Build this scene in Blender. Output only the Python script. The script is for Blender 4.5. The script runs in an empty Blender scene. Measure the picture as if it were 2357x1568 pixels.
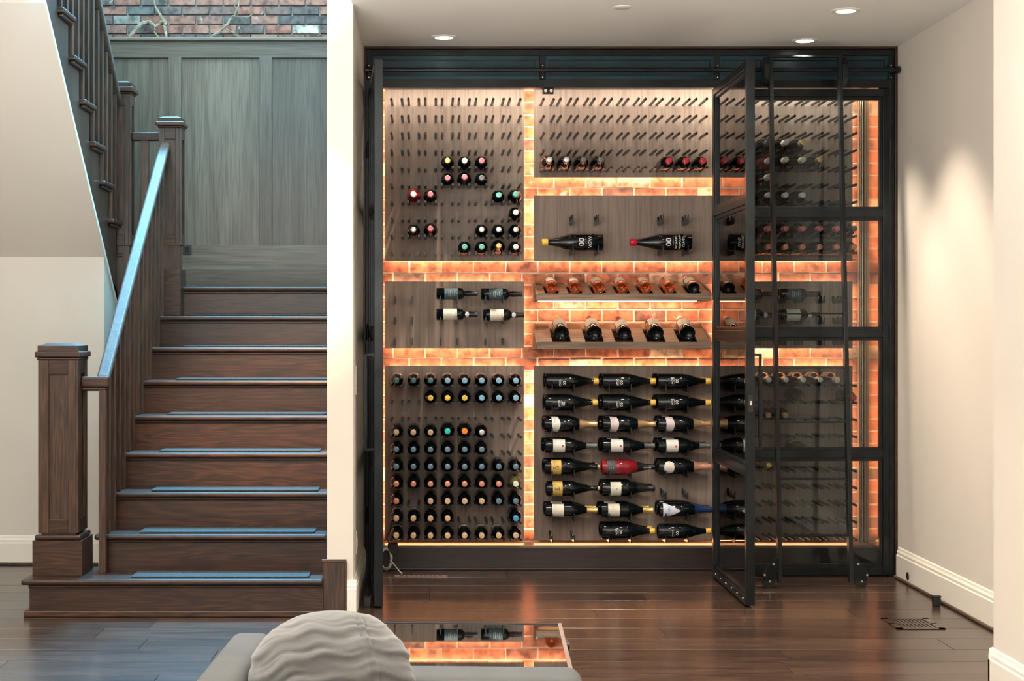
import bpy, bmesh, math, random
from mathutils import Vector, Matrix, Euler
R = random.Random(7)
C = bpy.context.scene.collection
SC = bpy.context.scene
PI = math.pi
F = 3550.0            # focal length in pixels of the 2357 px wide frame
# ------------------------------------------------------------------ camera
cam_d = bpy.data.cameras.new('camera'); cam = bpy.data.objects.new('camera', cam_d); C.objects.link(cam)
cam.location = (0, 0, 1.44); cam.rotation_euler = (PI/2, 0, 0)
cam_d.sensor_width = 36; cam_d.lens = F/2357*36
cam_d.shift_x = (1178.5-1000)/2357; cam_d.shift_y = -(784-752)/2357
cam_d.clip_start = .05; cam_d.clip_end = 60
SC.camera = cam
SC.view_settings.view_transform = 'Standard'; SC.view_settings.look = 'None'
SC.view_settings.gamma = 1; SC.view_settings.use_curve_mapping = False
SC.view_settings.exposure = 0.27
w = bpy.data.worlds.new('world'); SC.world = w; w.use_nodes = True
w.node_tree.nodes['Background'].inputs[0].default_value = (.8, .9, 1, 1)
w.node_tree.nodes['Background'].inputs[1].default_value = .3
SC.cycles.max_bounces = 10; SC.cycles.transparent_max_bounces = 16; SC.cycles.glossy_bounces = 5
SC.cycles.caustics_reflective = False; SC.cycles.caustics_refractive = False
SC.cycles.sample_clamp_indirect = 6

def area(name, loc, rot, sx, sy, power, col, spread=PI):
    l = bpy.data.lights.new(name, 'AREA'); l.shape = 'RECTANGLE'; l.size = sx; l.size_y = sy
    l.energy = power; l.color = col; l.spread = spread
    o = bpy.data.objects.new(name, l); o.location = loc; o.rotation_euler = rot; C.objects.link(o); return o
def spot(name, loc, power, ang, col, blend=.6, r=.04):
    l = bpy.data.lights.new(name, 'SPOT'); l.energy = power; l.spot_size = ang; l.spot_blend = blend
    l.shadow_soft_size = r; l.color = col
    o = bpy.data.objects.new(name, l); o.location = loc; C.objects.link(o); return o
DAY = (.50, .82, 1.0); WARM = (1, .85, .69); LED = (1, .57, .33); NEUT = (1, .93, .86)
area('stairwell_daylight', (-1.5, 9.2, 5.5), (0, 0, 0), 2.0, 2.6, 170, DAY)
o_ = area('stairwell_high_window', (-1.35, 10.7, 5.1), (0, 0, 0), 1.7, 1.0, 250, (.18, .62, 1), math.radians(70))
o_.rotation_euler = (Vector((-.75, 6.3, 0))-Vector((-1.35, 10.7, 5.1))).to_track_quat('-Z', 'Y').to_euler()
area('room_window_daylight', (-1.2, -2.1, 1.75), (PI/2, 0, 0), 4.5, 1.9, 70, NEUT)
area('room_overhead_fill', (-.6, 3.2, 3.0), (0, 0, 0), 4.0, 5.0, 45, NEUT)  # added flat fill from overhead, no fitting there
area('room_bounce_fill', (-1.2, 3.0, 1.2), (PI, 0, 0), 2.4, 3.6, 460, (1, .95, .89))  # added fill aimed up to brighten the ceiling like bounce, no real lamp
area('cellar_top_strip', (1.1, 8.99, 2.86), (math.radians(22), 0, 0), 2.9, .03, 19, WARM)
DL = [(.053, 8.57), (2.083, 8.67), (2.094, 7.85)]
spot('cellar_lamp', (1.3, 7.5, 3.0), 110, math.radians(120), WARM, .7, .09)
spot('stair_lamp', (-.75, 6.3, 3.0), 620, math.radians(34), (1, .58, .30), .8).rotation_euler = (Vector((-.80, 8.75, 1.0))-Vector((-.75, 6.3, 3.0))).to_track_quat('-Z', 'Y').to_euler()
for i, (x, y) in enumerate(DL): spot('downlight_lamp', (x, y, 3.02), 110, math.radians(84), WARM)
for x, y in [(.95, 6.9), (.6, 5.2), (-3.0, 6.4), (1.1, 4.2)]:
    spot('room_spot_fill', (x, y, 3.0), 80, math.radians(105), WARM, .8)  # unseen ceiling spots added as warm fill for the room

# ------------------------------------------------------------------ materials
def newmat(name):
    m = bpy.data.materials.new(name); m.use_nodes = True
    return m, m.node_tree.nodes, m.node_tree.links, m.node_tree.nodes['Principled BSDF']
def c4(c): return (c[0], c[1], c[2], 1)
def texvec(N, L, scale, rand=True):
    tc = N.new('ShaderNodeTexCoord'); mp = N.new('ShaderNodeMapping'); mp.inputs['Scale'].default_value = scale
    if rand:
        oi = N.new('ShaderNodeObjectInfo'); ml = N.new('ShaderNodeMath'); ml.operation = 'MULTIPLY'; ml.inputs[1].default_value = 37
        L.new(oi.outputs['Random'], ml.inputs[0]); ad = N.new('ShaderNodeVectorMath'); ad.operation = 'ADD'
        L.new(tc.outputs['Object'], mp.inputs[0]); L.new(mp.outputs[0], ad.inputs[0]); L.new(ml.outputs[0], ad.inputs[1])
        return ad.outputs[0]
    L.new(tc.outputs['Object'], mp.inputs[0]); return mp.outputs[0]
def ramp(N, L, src, stops):
    r = N.new('ShaderNodeValToRGB'); e = r.color_ramp.elements
    e[0].position, e[0].color = stops[0][0], c4(stops[0][1]); e[1].position, e[1].color = stops[-1][0], c4(stops[-1][1])
    for p, c in stops[1:-1]:
        q = e.new(p); q.color = c4(c)
    L.new(src, r.inputs[0]); return r.outputs[0]
def noise(N, L, vec, scale, detail=4, dist=0, rough=.5):
    n = N.new('ShaderNodeTexNoise'); n.inputs['Scale'].default_value = scale; n.inputs['Detail'].default_value = detail
    n.inputs['Distortion'].default_value = dist; n.inputs['Roughness'].default_value = rough
    L.new(vec, n.inputs['Vector']); return n.outputs['Fac']
def mixc(N, L, a, b, fac, mode='MIX'):
    m = N.new('ShaderNodeMix'); m.data_type = 'RGBA'; m.blend_type = mode
    if isinstance(fac, (int, float)): m.inputs[0].default_value = fac
    else: L.new(fac, m.inputs[0])
    for k, v in ((6, a), (7, b)):
        if isinstance(v, tuple): m.inputs[k].default_value = c4(v)
        else: L.new(v, m.inputs[k])
    return m.outputs[2]
def bump(N, L, b, h, strength, dist=.002):
    bp = N.new('ShaderNodeBump'); bp.inputs['Strength'].default_value = strength; bp.inputs['Distance'].default_value = dist
    L.new(h, bp.inputs['Height']); L.new(bp.outputs[0], b.inputs['Normal'])
def plain(name, col, rough=.5, metal=0, var=.12, sc=8, bmp=.1, coat=0, spec=.5, trans=0):
    m, N, L, b = newmat(name)
    v = texvec(N, L, (1, 1, 1)); n = noise(N, L, v, sc, 5)
    L.new(ramp(N, L, n, [(.3, tuple(k*(1-var) for k in col)), (.7, tuple(min(1, k*(1+var)) for k in col))]), b.inputs['Base Color'])
    b.inputs['Roughness'].default_value = rough; b.inputs['Metallic'].default_value = metal
    b.inputs['Coat Weight'].default_value = coat; b.inputs['Specular IOR Level'].default_value = spec
    b.inputs['Transmission Weight'].default_value = trans
    if bmp: bump(N, L, b, noise(N, L, v, sc*12, 3), bmp, .0008)
    return m
def wood(name, dark, mid, light, axis=0, rough=.35, sc=1.0, coat=.0, tone=.25, cathedral=3.0, gr=.75):
    m, N, L, b = newmat(name)
    s = [11*sc, 11*sc, 11*sc]; s[axis] = 1.0*sc
    v = texvec(N, L, tuple(s))
    n1 = noise(N, L, v, .55, 2, .6)
    w_ = N.new('ShaderNodeMath'); w_.operation = 'MULTIPLY'; w_.inputs[1].default_value = cathedral*26; L.new(n1, w_.inputs[0])
    sn = N.new('ShaderNodeMath'); sn.operation = 'SINE'; L.new(w_.outputs[0], sn.inputs[0])
    hf = N.new('ShaderNodeMath'); hf.operation = 'MULTIPLY_ADD'; hf.inputs[1].default_value = .5; hf.inputs[2].default_value = .5
    L.new(sn.outputs[0], hf.inputs[0])
    base = ramp(N, L, hf.outputs[0], [(0, tuple(a*.45+b*.55 for a, b in zip(dark, mid))), (.16, tuple(a*.4+b*.6 for a, b in zip(dark, mid))), (.34, mid), (1, tuple(a*.55+b*.45 for a, b in zip(light, mid)))])
    s2 = [70*sc]*3; s2[axis] = 3*sc
    v2 = texvec(N, L, tuple(s2)); n2 = noise(N, L, v2, 1.3, 5, .3)
    g = ramp(N, L, n2, [(.36, (.36, .33, .31)), (.58, (1.08, 1.06, 1.04))])
    col = mixc(N, L, base, g, gr, 'MULTIPLY')
    oi = N.new('ShaderNodeObjectInfo'); t = ramp(N, L, oi.outputs['Random'], [(0, (1-tone,)*3), (1, (1+tone*.6,)*3)])
    col = mixc(N, L, col, t, 1.0, 'MULTIPLY')
    n3 = noise(N, L, texvec(N, L, tuple(k*.12 for k in s)), 1.2, 2)
    col = mixc(N, L, col, ramp(N, L, n3, [(.3, (.62, .58, .56)), (.7, (1.12, 1.1, 1.08))]), 1.0, 'MULTIPLY')
    L.new(col, b.inputs['Base Color']); b.inputs['Roughness'].default_value = rough
    b.inputs['Coat Weight'].default_value = coat; b.inputs['Coat Roughness'].default_value = .2
    bump(N, L, b, n2, .25, .0006)
    return m
def brickmat(name, island=False, cols=None):
    m, N, L, b = newmat(name)
    if island:
        g = N.new('ShaderNodeNewGeometry'); rnd = g.outputs['Random Per Island']
    else:
        oi = N.new('ShaderNodeObjectInfo'); rnd = oi.outputs['Random']
    cols = cols or [(0, (.42, .16, .09)), (.25, (.33, .12, .075)), (.45, (.48, .21, .12)), (.62, (.22, .10, .07)), (.78, (.40, .15, .10)), (.9, (.13, .09, .08)), (.96, (.62, .50, .38)), (1, (.45, .2, .12))]
    base = ramp(N, L, rnd, cols); base.node.color_ramp.interpolation = 'CONSTANT' if False else 'LINEAR'
    v = texvec(N, L, (1, 1, 1)); n = noise(N, L, v, 22, 6)
    col = mixc(N, L, base, ramp(N, L, n, [(.32, (.45, .38, .35)), (.5, (1, .95, .9)), (.68, (1.35, 1.3, 1.25))]), 1.0, 'MULTIPLY')
    n2 = noise(N, L, v, 9, 5, 1)
    col = mixc(N, L, col, (.75, .62, .48), ramp(N, L, n2, [(.66, (0, 0, 0)), (.76, (.8, .8, .8))]))
    n4 = noise(N, L, v, 7, 3, .5)
    col = mixc(N, L, col, (.12, .08, .07), ramp(N, L, n4, [(.6, (0, 0, 0)), (.72, (.7, .7, .7))]))
    L.new(col, b.inputs['Base Color']); b.inputs['Roughness'].default_value = .8
    bump(N, L, b, n, .6, .004)
    return m
def glassmat(name, tint, ior=1.45):
    m, N, L, b = newmat(name); N.remove(b)
    tr = N.new('ShaderNodeBsdfTransparent'); tr.inputs[0].default_value = c4(tint)
    gl = N.new('ShaderNodeBsdfGlossy'); gl.inputs['Roughness'].default_value = .01; gl.inputs[0].default_value = (1, 1, 1, 1)
    fr = N.new('ShaderNodeFresnel'); fr.inputs[0].default_value = ior
    mx = N.new('ShaderNodeMixShader'); L.new(fr.outputs[0], mx.inputs[0]); L.new(tr.outputs[0], mx.inputs[1]); L.new(gl.outputs[0], mx.inputs[2])
    L.new(mx.outputs[0], N['Material Output'].inputs[0]); return m
def emit(name, col, s):
    m, N, L, b = newmat(name); b.inputs['Base Color'].default_value = c4(col)
    b.inputs['Emission Color'].default_value = c4(col); b.inputs['Emission Strength'].default_value = s; return m

WALL = plain('wall_paint', (.72, .665, .59), .65, 0, .015, 3, .04)
CEIL = plain('ceiling_paint', (.84, .84, .80), .75, 0, .01, 3, .02)
TRIM = plain('white_trim_paint', (.86, .81, .72), .35, 0, .01, 3, 0)
STEEL = plain('blackened_steel', (.014, .018, .020), .30, .55, .45, 6, .15)
STEELB = plain('blued_steel_panel', (.016, .042, .054), .35, .4, .35, 3, .2)
PEG = plain('black_peg_metal', (.025, .027, .028), .32, .6, .2, 5, 0)
BLACKR = plain('black_rubber', (.012, .012, .012), .5, 0, .1, 5, 0)
CHROME = plain('chrome_bolt', (.75, .74, .72), .2, 1, .05, 5, 0)
ALU = plain('champagne_aluminium', (.62, .52, .38), .3, .9, .08, 5, 0)
MORTAR = plain('mortar', (.58, .50, .41), .9, 0, .15, 30, .5)
MORTAR2 = plain('grey_mortar', (.36, .36, .34), .9, 0, .15, 30, .5)
BRICK = brickmat('brick_clay'); BRICKI = brickmat('brick_clay_joined', True)
ucols = [(0, (.30, .13, .10)), (.25, (.22, .10, .08)), (.4, (.33, .16, .12)), (.55, (.075, .08, .08)), (.72, (.26, .12, .09)), (.86, (.08, .085, .09)), (.95, (.55, .50, .42)), (1, (.3, .14, .1))]
BRICKU = brickmat('old_brick_clay', False, ucols); BRICKUI = brickmat('old_brick_joined', True, ucols)
FLOORW = wood('walnut_plank', (.034, .020, .014), (.066, .039, .028), (.098, .059, .043), 0, .27, 1.2, .25, .22, 1.1)
STAIRW = wood('stained_oak', (.020, .009, .005), (.048, .020, .010), (.088, .035, .016), 0, .36, 1.7, 0, .15, 2.6)
STAIRV = wood('stained_oak_upright', (.034, .017, .010), (.064, .032, .019), (.105, .054, .032), 2, .35, 1.7, .15, .15, 2.2)
STAIRD = wood('stained_oak_rail', (.050, .032, .023), (.085, .052, .036), (.12, .077, .055), 1, .62, 1.6, 0, .1, 1.5)
PANW = wood('wainscot_oak', (.105, .074, .050), (.145, .106, .076), (.180, .136, .100), 2, .42, .9, .1, .1, .9, .5)
PANWH = wood('wainscot_oak_rail', (.105, .074, .050), (.145, .106, .076), (.180, .136, .100), 0, .42, .9, .1, .1, 1.2, .5)
BOARD = wood('grey_stained_plywood', (.350, .276, .228), (.385, .304, .252), (.415, .330, .275), 2, .55, .8, 0, .05, .35, .38)
RACKW = wood('light_brown_rack_wood', (.20, .14, .095), (.26, .18, .125), (.31, .22, .155), 0, .5, .8, 0, .05, 1.2)
DARKW = wood('dark_base_wood', (.022, .013, .011), (.032, .019, .015), (.042, .025, .020), 0, .4, 1, .1, .1, 1)
VELV = plain('grey_velvet', (.088, .085, .082), .8, 0, .25, 7, .3)
VELV.node_tree.nodes['Principled BSDF'].inputs['Sheen Weight'].default_value = .3
VELD = plain('grey_upholstery', (.066, .066, .064), .85, 0, .1, 10, .3)
RUG = plain('grey_carpet_pad', (.036, .040, .042), .95, 0, .95, 260, 1.0)
PANE = glassmat('clear_pane', (.88, .92, .93), 1.38)
MIRR = plain('mirror_glass', (.80, .82, .82), .015, 1, 0, 5, 0)
TABW = plain('taupe_table_frame', (.22, .15, .115), .35, 0, .1, 9, .05)
VINE = plain('driftwood', (.26, .20, .14), .8, 0, .4, 25, .5)
DLENS = emit('lamp_lens', (1, .93, .80), 9)
LEDM = emit('led_strip_light', (1, .62, .34), 5)
WHITEP = plain('white_plastic', (.75, .72, .66), .4, 0, .02, 5, 0)
BG = plain('black_bottle_glass', (.003, .005, .006), .06, 0, .2, 5, 0, 0, .35)
BRED = plain('ruby_bottle_glass', (.70, .03, .05), .03, 0, .1, 5, 0, 0, .5, .7)
BORG = plain('amber_rose_bottle_glass', (.97, .22, .05), .02, 0, .06, 5, 0, 0, .5, .88)
BOLV = plain('olive_bottle_glass', (.45, .42, .14), .03, 0, .1, 5, 0, 0, .5, .7)
CAPM = {}
for k, c, r_, mt in [('white', (.72, .74, .72), .4, 0), ('silver', (.55, .56, .54), .3, .6), ('grey', (.12, .13, .13), .35, .3),
                    ('pink', (.62, .16, .20), .4, 0), ('red', (.60, .02, .04), .3, 0), ('green', (.15, .48, .40), .4, 0),
                    ('gold', (.55, .42, .16), .3, .6), ('yellow', (.80, .55, .08), .4, 0), ('pale blue', (.22, .45, .62), .4, 0),
                    ('blue-grey', (.11, .19, .25), .35, .2), ('dark teal', (.04, .14, .15), .35, .2), ('tan', (.58, .40, .24), .5, 0),
                    ('teal', (.02, .48, .44), .4, 0), ('orange', (.90, .25, .02), .4, 0), ('copper', (.62, .26, .17), .4, .3),
                    ('cream', (.72, .66, .50), .5, 0), ('black', (.012, .014, .014), .25, 0), ('blue', (.06, .28, .52), .4, 0),
                    ('navy', (.01, .03, .10), .3, 0), ('champagne gold', (.75, .50, .26), .28, .7), ('yellow wax', (.80, .50, .08), .35, 0),
                    ('red wax', (.62, .01, .03), .25, 0), ('rose foil', (.80, .42, .30), .3, .5), ('gold foil', (.78, .56, .20), .28, .7)]:
    CAPM[k] = plain('capsule_' + k.replace(' ', '_').replace('-', '_'), c, r_, mt, .08, 30, 0)
LABM = {k: plain('paper_' + k, c, .6, 0, .04, 40, 0) for k, c in
        [('cream', (.70, .67, .57)), ('white', (.74, .74, .70)), ('pinkish', (.66, .56, .58)), ('ochre', (.62, .42, .10)),
         ('lilac', (.66, .68, .80)), ('dark', (.07, .075, .08)), ('slate', (.05, .09, .11))]}
INKW = plain('white_print', (.85, .85, .83), .5, 0, 0, 5, 0)
INKB = plain('black_print', (.05, .05, .05), .6, 0, 0, 5, 0)
INKR = plain('red_print', (.55, .04, .05), .6, 0, 0, 5, 0)
INKU = plain('blue_print', (.08, .30, .60), .6, 0, 0, 5, 0)

# ------------------------------------------------------------------ mesh helpers
class MB:
    def __init__(s): s.bm = bmesh.new()
    def box(s, x0, x1, y0, y1, z0, z1):
        v = [s.bm.verts.new(p) for p in ((x0,y0,z0),(x1,y0,z0),(x1,y1,z0),(x0,y1,z0),(x0,y0,z1),(x1,y0,z1),(x1,y1,z1),(x0,y1,z1))]
        for f in ((0,3,2,1),(4,5,6,7),(0,1,5,4),(1,2,6,5),(2,3,7,6),(3,0,4,7)): s.bm.faces.new([v[i] for i in f])
        return s
    def prism(s, pts, axis, a, b):           # polygon in the two other axes, extruded along axis
        def P(u, v, t): return {0: (t, u, v), 1: (u, t, v), 2: (u, v, t)}[axis]
        A = [s.bm.verts.new(P(u, v, a)) for u, v in pts]; B = [s.bm.verts.new(P(u, v, b)) for u, v in pts]
        n = len(pts); s.bm.faces.new(A); s.bm.faces.new(B[::-1])
        for i in range(n): s.bm.faces.new([A[i], B[i], B[(i+1) % n], A[(i+1) % n]])
        return s
    def tube(s, p, q, r, seg=10, r2=None, cap=True):
        p, q = Vector(p), Vector(q); d = (q-p).normalized(); u = d.orthogonal().normalized(); v = d.cross(u); r2 = r if r2 is None else r2
        A = [s.bm.verts.new(p+(u*math.cos(2*PI*i/seg)+v*math.sin(2*PI*i/seg))*r) for i in range(seg)]
        B = [s.bm.verts.new(q+(u*math.cos(2*PI*i/seg)+v*math.sin(2*PI*i/seg))*r2) for i in range(seg)]
        for i in range(seg): s.bm.faces.new([A[i], A[(i+1) % seg], B[(i+1) % seg], B[i]])
        if cap: s.bm.faces.new(A[::-1]); s.bm.faces.new(B)
        return s
    def path(s, pts, rs, seg=8):
        pts = [Vector(p) for p in pts]; rings = []
        for i, p in enumerate(pts):
            d = (pts[min(i+1, len(pts)-1)]-pts[max(i-1, 0)]).normalized()
            u = d.cross(Vector((.13, .31, .94))).normalized(); v = d.cross(u); r = rs if isinstance(rs, (int, float)) else rs[i]
            rings.append([s.bm.verts.new(p+(u*math.cos(2*PI*k/seg)+v*math.sin(2*PI*k/seg))*r) for k in range(seg)])
        for a, b in zip(rings, rings[1:]):
            for k in range(seg): s.bm.faces.new([a[k], a[(k+1) % seg], b[(k+1) % seg], b[k]])
        s.bm.faces.new(rings[0][::-1]); s.bm.faces.new(rings[-1]); return s
    def lathe(s, prof, seg=24):               # (r, z) about local z
        rings = []
        for r, z in prof:
            if r < 1e-6: rings.append([s.bm.verts.new((0, 0, z))])
            else: rings.append([s.bm.verts.new((r*math.cos(2*PI*i/seg), r*math.sin(2*PI*i/seg), z)) for i in range(seg)])
        for a, b in zip(rings, rings[1:]):
            for i in range(seg):
                j = (i+1) % seg
                if len(a) == 1 and len(b) == 1: continue
                if len(a) == 1: s.bm.faces.new([a[0], b[j], b[i]])
                elif len(b) == 1: s.bm.faces.new([a[i], a[j], b[0]])
                else: s.bm.faces.new([a[i], a[j], b[j], b[i]])
        return s
    def patch(s, r, z0, z1, half, n=12, off=.0006, shape=None):     # label on a cylinder, facing -y
        rows = []
        for i in range(n+1):
            t = -half+2*half*i/n; u = i/n; a, b = (z0, z1) if shape is None else shape(u, z0, z1)
            rows.append([s.bm.verts.new(((r+off)*math.sin(t), -(r+off)*math.cos(t), zz)) for zz in (a, (a+b)/2, b)])
        for p, q in zip(rows, rows[1:]):
            for k in range(2): s.bm.faces.new([p[k], q[k], q[k+1], p[k+1]])
        return s
    def mesh(s, name, mat, smooth=False, off=(0, 0, 0)):
        bmesh.ops.recalc_face_normals(s.bm, faces=s.bm.faces)
        m = bpy.data.meshes.new(name)
        if off != (0, 0, 0): bmesh.ops.translate(s.bm, vec=(-off[0], -off[1], -off[2]), verts=s.bm.verts)
        s.bm.to_mesh(m); s.bm.free(); m.materials.append(mat)
        if smooth:
            for p in m.polygons: p.use_smooth = True
            try: m.set_sharp_from_angle(angle=math.radians(38))
            except Exception: pass
        return m
WL = {}                                         # world location of un-rotated parents
def link(name, mesh, parent=None, loc=(0, 0, 0), rot=None):
    o = bpy.data.objects.new(name, mesh); C.objects.link(o); o.location = loc
    if rot is not None: o.rotation_euler = rot
    if parent: o.parent = parent
    return o
def thing(name, label, cat, loc=(0, 0, 0), group=None, rot=None):
    o = bpy.data.objects.new(name, None); C.objects.link(o); o.location = loc; o.empty_display_size = .05
    if rot is not None: o.rotation_euler = rot
    o['label'] = label; o['category'] = cat
    if group: o['group'] = group
    WL[o.name] = tuple(loc); return o
def obj(name, mb, mat, parent=None, smooth=False, bev=0, local=False, seg=2):
    """mesh given in world coordinates (or in the parent's own when local)"""
    off = (0, 0, 0) if (local or not parent) else WL.get(parent.name, (0, 0, 0))
    o = link(name, mb.mesh(name, mat, smooth, off), parent)
    if not local and parent: WL[o.name] = off
    if bev:
        b = o.modifiers.new('bevel', 'BEVEL'); b.width = bev; b.segments = seg; b.limit_method = 'ANGLE'; b.angle_limit = .6
    return o
def struct(o): o['kind'] = 'structure'; return o
def tag(o, label, cat, group=None):
    o['label'] = label; o['category'] = cat
    if group: o['group'] = group
    return o
def sempty(name, loc=(0, 0, 0)):
    o = bpy.data.objects.new(name, None); C.objects.link(o); o.location = loc; o['kind'] = 'structure'; WL[o.name] = tuple(loc); return o
def B(*a): return MB().box(*a)

# ------------------------------------------------------------------ setting: floor planks
fl = sempty('floor')
obj('subfloor', B(-4.7, 2.9, -2.4, 9.45, -.06, -.012), DARKW, fl)
edges = [9.30, 9.04, 8.80, 8.58]
y = 8.58
row = 0; y1 = 9.32
rows = []
yy = 9.32
while yy > -2.3:
    rows.append((yy-.243, yy)); yy -= .2445
for (a, b) in rows:
    far = a > 3.0
    x = -4.6 - R.random()*1.5
    while x < 2.8:
        ln = R.uniform(1.1, 2.2) if far else 3.4
        x0, x1 = max(x, -4.6), min(x+ln, 2.85)
        if x1-x0 > .05:
            cx, cy = (x0+x1)/2, (a+b)/2
            mb = B(x0-cx+.0008, x1-cx-.0008, a-cy+.0008, b-cy-.0008, -.012, 0)
            o = link('plank', mb.mesh('plank', FLOORW), fl, (cx, cy, R.uniform(-.0004, 0)))
            o.modifiers.new('bevel', 'BEVEL').width = .0012; o.modifiers['bevel'].segments = 1
        x += ln
# ------------------------------------------------------------------ walls, ceilings
struct(obj('wall_middle', B(-.535, -.405, 7.69, 9.45, 0, 5.6).box(-.535, -.42, 9.45, 11.1, 0, 5.6), WALL))
struct(obj('wall_right', B(2.6625, 2.80, 6.06, 9.45, 0, 3.06), WALL))
struct(obj('wall_right_near', B(2.197, 2.80, -2.3, 6.06, 0, 3.06), WALL))
struct(obj('wall_left', B(-4.75, -4.6, -2.3, 9.5, 0, 3.06), WALL))
struct(obj('wall_camera_side', B(-4.75, 2.9, -2.42, -2.3, 0, 3.06), WALL))
struct(obj('wall_under_stairs', B(-4.6, -2.1, 9.33, 9.45, 0, 1.875).prism([(9.33, 0), (9.95, 0), (9.95, 1.47), (9.71, 1.67), (9.33, 1.87)], 0, -2.1, -2.0), WALL))
struct(obj('ceiling', B(-4.6, 2.9, -2.3, 7.55, 3.05, 3.14).box(-.41, 2.9, 7.55, 9.45, 3.05, 3.14).box(-4.6, -2.06, 7.55, 7.90, 3.108, 3.14), CEIL))
def zs(d): return 3.096-.852*(d-7.88)
struct(obj('ceiling_stair_soffit', MB().prism([(7.88, zs(7.88)), (9.36, zs(9.36)), (9.36, zs(9.36)+.035), (7.88, zs(7.88)+.035)], 0, -4.6, -1.99)
           .prism([(9.36, zs(9.36)), (9.80, zs(9.80)), (9.80, zs(9.80)+.035), (9.36, zs(9.36)+.035)], 0, -2.1, -1.99), WALL))
struct(obj('wall_stairwell_left', B(-4.75, -3.3, 7.9, 11.1, 3.16, 5.6).box(-3.4, -3.3, 9.46, 11.1, 0, 3.16), WALL))
struct(obj('wall_stairwell_front', B(-4.75, -.535, 7.45, 7.55, 3.15, 5.6), WALL))
struct(obj('ceiling_stairwell', B(-4.75, -.3, 7.45, 11.2, 5.6, 5.7), CEIL))
# baseboards
bp = [(0, 0), (.016, 0), (.016, .130), (.012, .137), (.012, .150), (.007, .160), (.005, .172), (0, .178)]
def toe(x0, x1, y0, y1, name):
    struct(obj(name, B(x0, x1, y0, y1, 0, .016), STAIRD, bev=.005))
struct(obj('baseboard_right', MB().prism([(2.6625-t, z) for t, z in bp], 1, 6.08, 8.84), TRIM))
toe(2.630, 2.6465, 6.08, 8.84, 'trim_1')
struct(obj('baseboard_right_near', MB().prism([(2.197-t, z) for t, z in bp], 1, 0, 6.076).prism([(6.06+t, z) for t, z in bp], 0, 2.181, 2.66), TRIM))
struct(obj('baseboard_middle', MB().prism([(-.405+t, z) for t, z in bp], 1, 7.6902, 8.86).prism([(7.69-t, z) for t, z in bp], 0, -.442, -.389), TRIM))
struct(obj('baseboard_left', MB().prism([(9.33-t, z) for t, z in bp], 0, -4.6, -1.99), TRIM))
toe(-4.6, -2.03, 9.300, 9.3145, 'trim_2')

# ------------------------------------------------------------------ wine wall brick
def jbrick(mb, w_, h_, t, x=0, y=0, z=0, j=.0022):
    vs = [Vector((sx*w_/2, sy*t/2, sz*h_/2)) for sx in (-1, 1) for sy in (-1, 1) for sz in (-1, 1)]
    vs = [mb.bm.verts.new((p.x+x+R.uniform(-j, j), p.y+y+(R.uniform(-j, j) if p.y < 0 else 0), p.z+z+R.uniform(-j, j)*.6)) for p in vs]
    for f in ((0,1,3,2),(4,6,7,5),(0,4,5,1),(2,3,7,6),(0,2,6,4),(1,5,7,3)): mb.bm.faces.new([vs[i] for i in f])
def brick_wall(root, x0, x1, z0, z1, yface, pitch, course, bw, bh, mat, mati, show, phase=0.0, maxn=300):
    var = []
    for k in range(5):
        mb = MB(); jbrick(mb, bw, bh, .06); var.append(mb.mesh('brick', mat))
    half = MB(); jbrick(half, bw/2, bh, .06); halfm = half.mesh('brick', mat)
    rest = MB(); nrest = 0; n = 0; r = 0; z = z0+course/2
    while z < z1-course*.3:
        x = x0-pitch+((r % 2)*pitch/2)+phase
        while x < x1:
            a, b = max(x, x0), min(x+pitch, x1)
            if b-a > .025:
                cx = (a+b)/2; full = b-a > pitch-.001; ww = (b-a)-(pitch-bw)
                if show(cx, z, (b-a)/2) and n < maxn and ww > .02:
                    o = link('brick', R.choice(var) if full else halfm, root, (cx, yface+.03+R.uniform(-.002, .002), z), (0, R.uniform(-.004, .004), 0))
                    if not full: o.scale = (ww/(bw/2), 1, 1)
                    o.modifiers.new('bevel', 'BEVEL').width = .003; o.modifiers['bevel'].segments = 1
                    n += 1
                elif ww > .02: jbrick(rest, ww, bh, .06, cx, yface+.03, z); nrest += 1
            x += pitch
        z += course; r += 1
    if nrest:
        o = link('bricks_remaining', rest.mesh('bricks_remaining', mati), root); o['kind'] = 'stuff'
    return n
DW = 9.30; DP = 9.22
wb = sempty('wall_cellar_back')
obj('mortar_bed', B(-.405, 2.6625, DW+.006, DW+.14, 0, 3.05), MORTAR, wb)
rects = [(-.296, .535, 1.832, 2.95), (.595, 1.662, 2.333, 2.95), (.595, 1.662, 1.832, 2.224), (1.690, 2.50, 1.832, 2.95),
         (-.296, .535, 1.310, 1.710), (1.690, 2.50, 1.310, 1.710), (-.296, .535, .0, 1.206), (.595, 1.662, .0, 1.206), (1.690, 2.50, 0, 1.206)]
def vis(cx, cz, hw):
    if cz < .13 or cz > 2.90 or cx > 2.58: return False
    for a, b, c, d in rects:
        if cx-hw > a+.02 and cx+hw < b-.02 and cz-.03 > c+.02 and cz+.03 < d-.02: return False
    return True
nb = brick_wall(wb, -.405, 2.6625, .0, 3.04, DW, .1935, .0735, .1835, .0635, BRICK, BRICKI, vis, .06)
# base ledge inside the cellar
base = thing('plinth_step', 'low dark wooden plinth running below the bottle panels, its top lit orange', 'plinth', (1.1, 9.2, 0))
obj('front_board', B(-.40, 2.655, 9.13, 9.16, .0, .138), DARKW, base, bev=.003)
obj('top_board', B(-.40, 2.655, 9.125, 9.299, .130, .144), TABW, base, bev=.002)
obj('shoe_strip', B(-.40, 2.655, 9.115, 9.129, 0, .012), DARKW, base, bev=.003)
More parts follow.
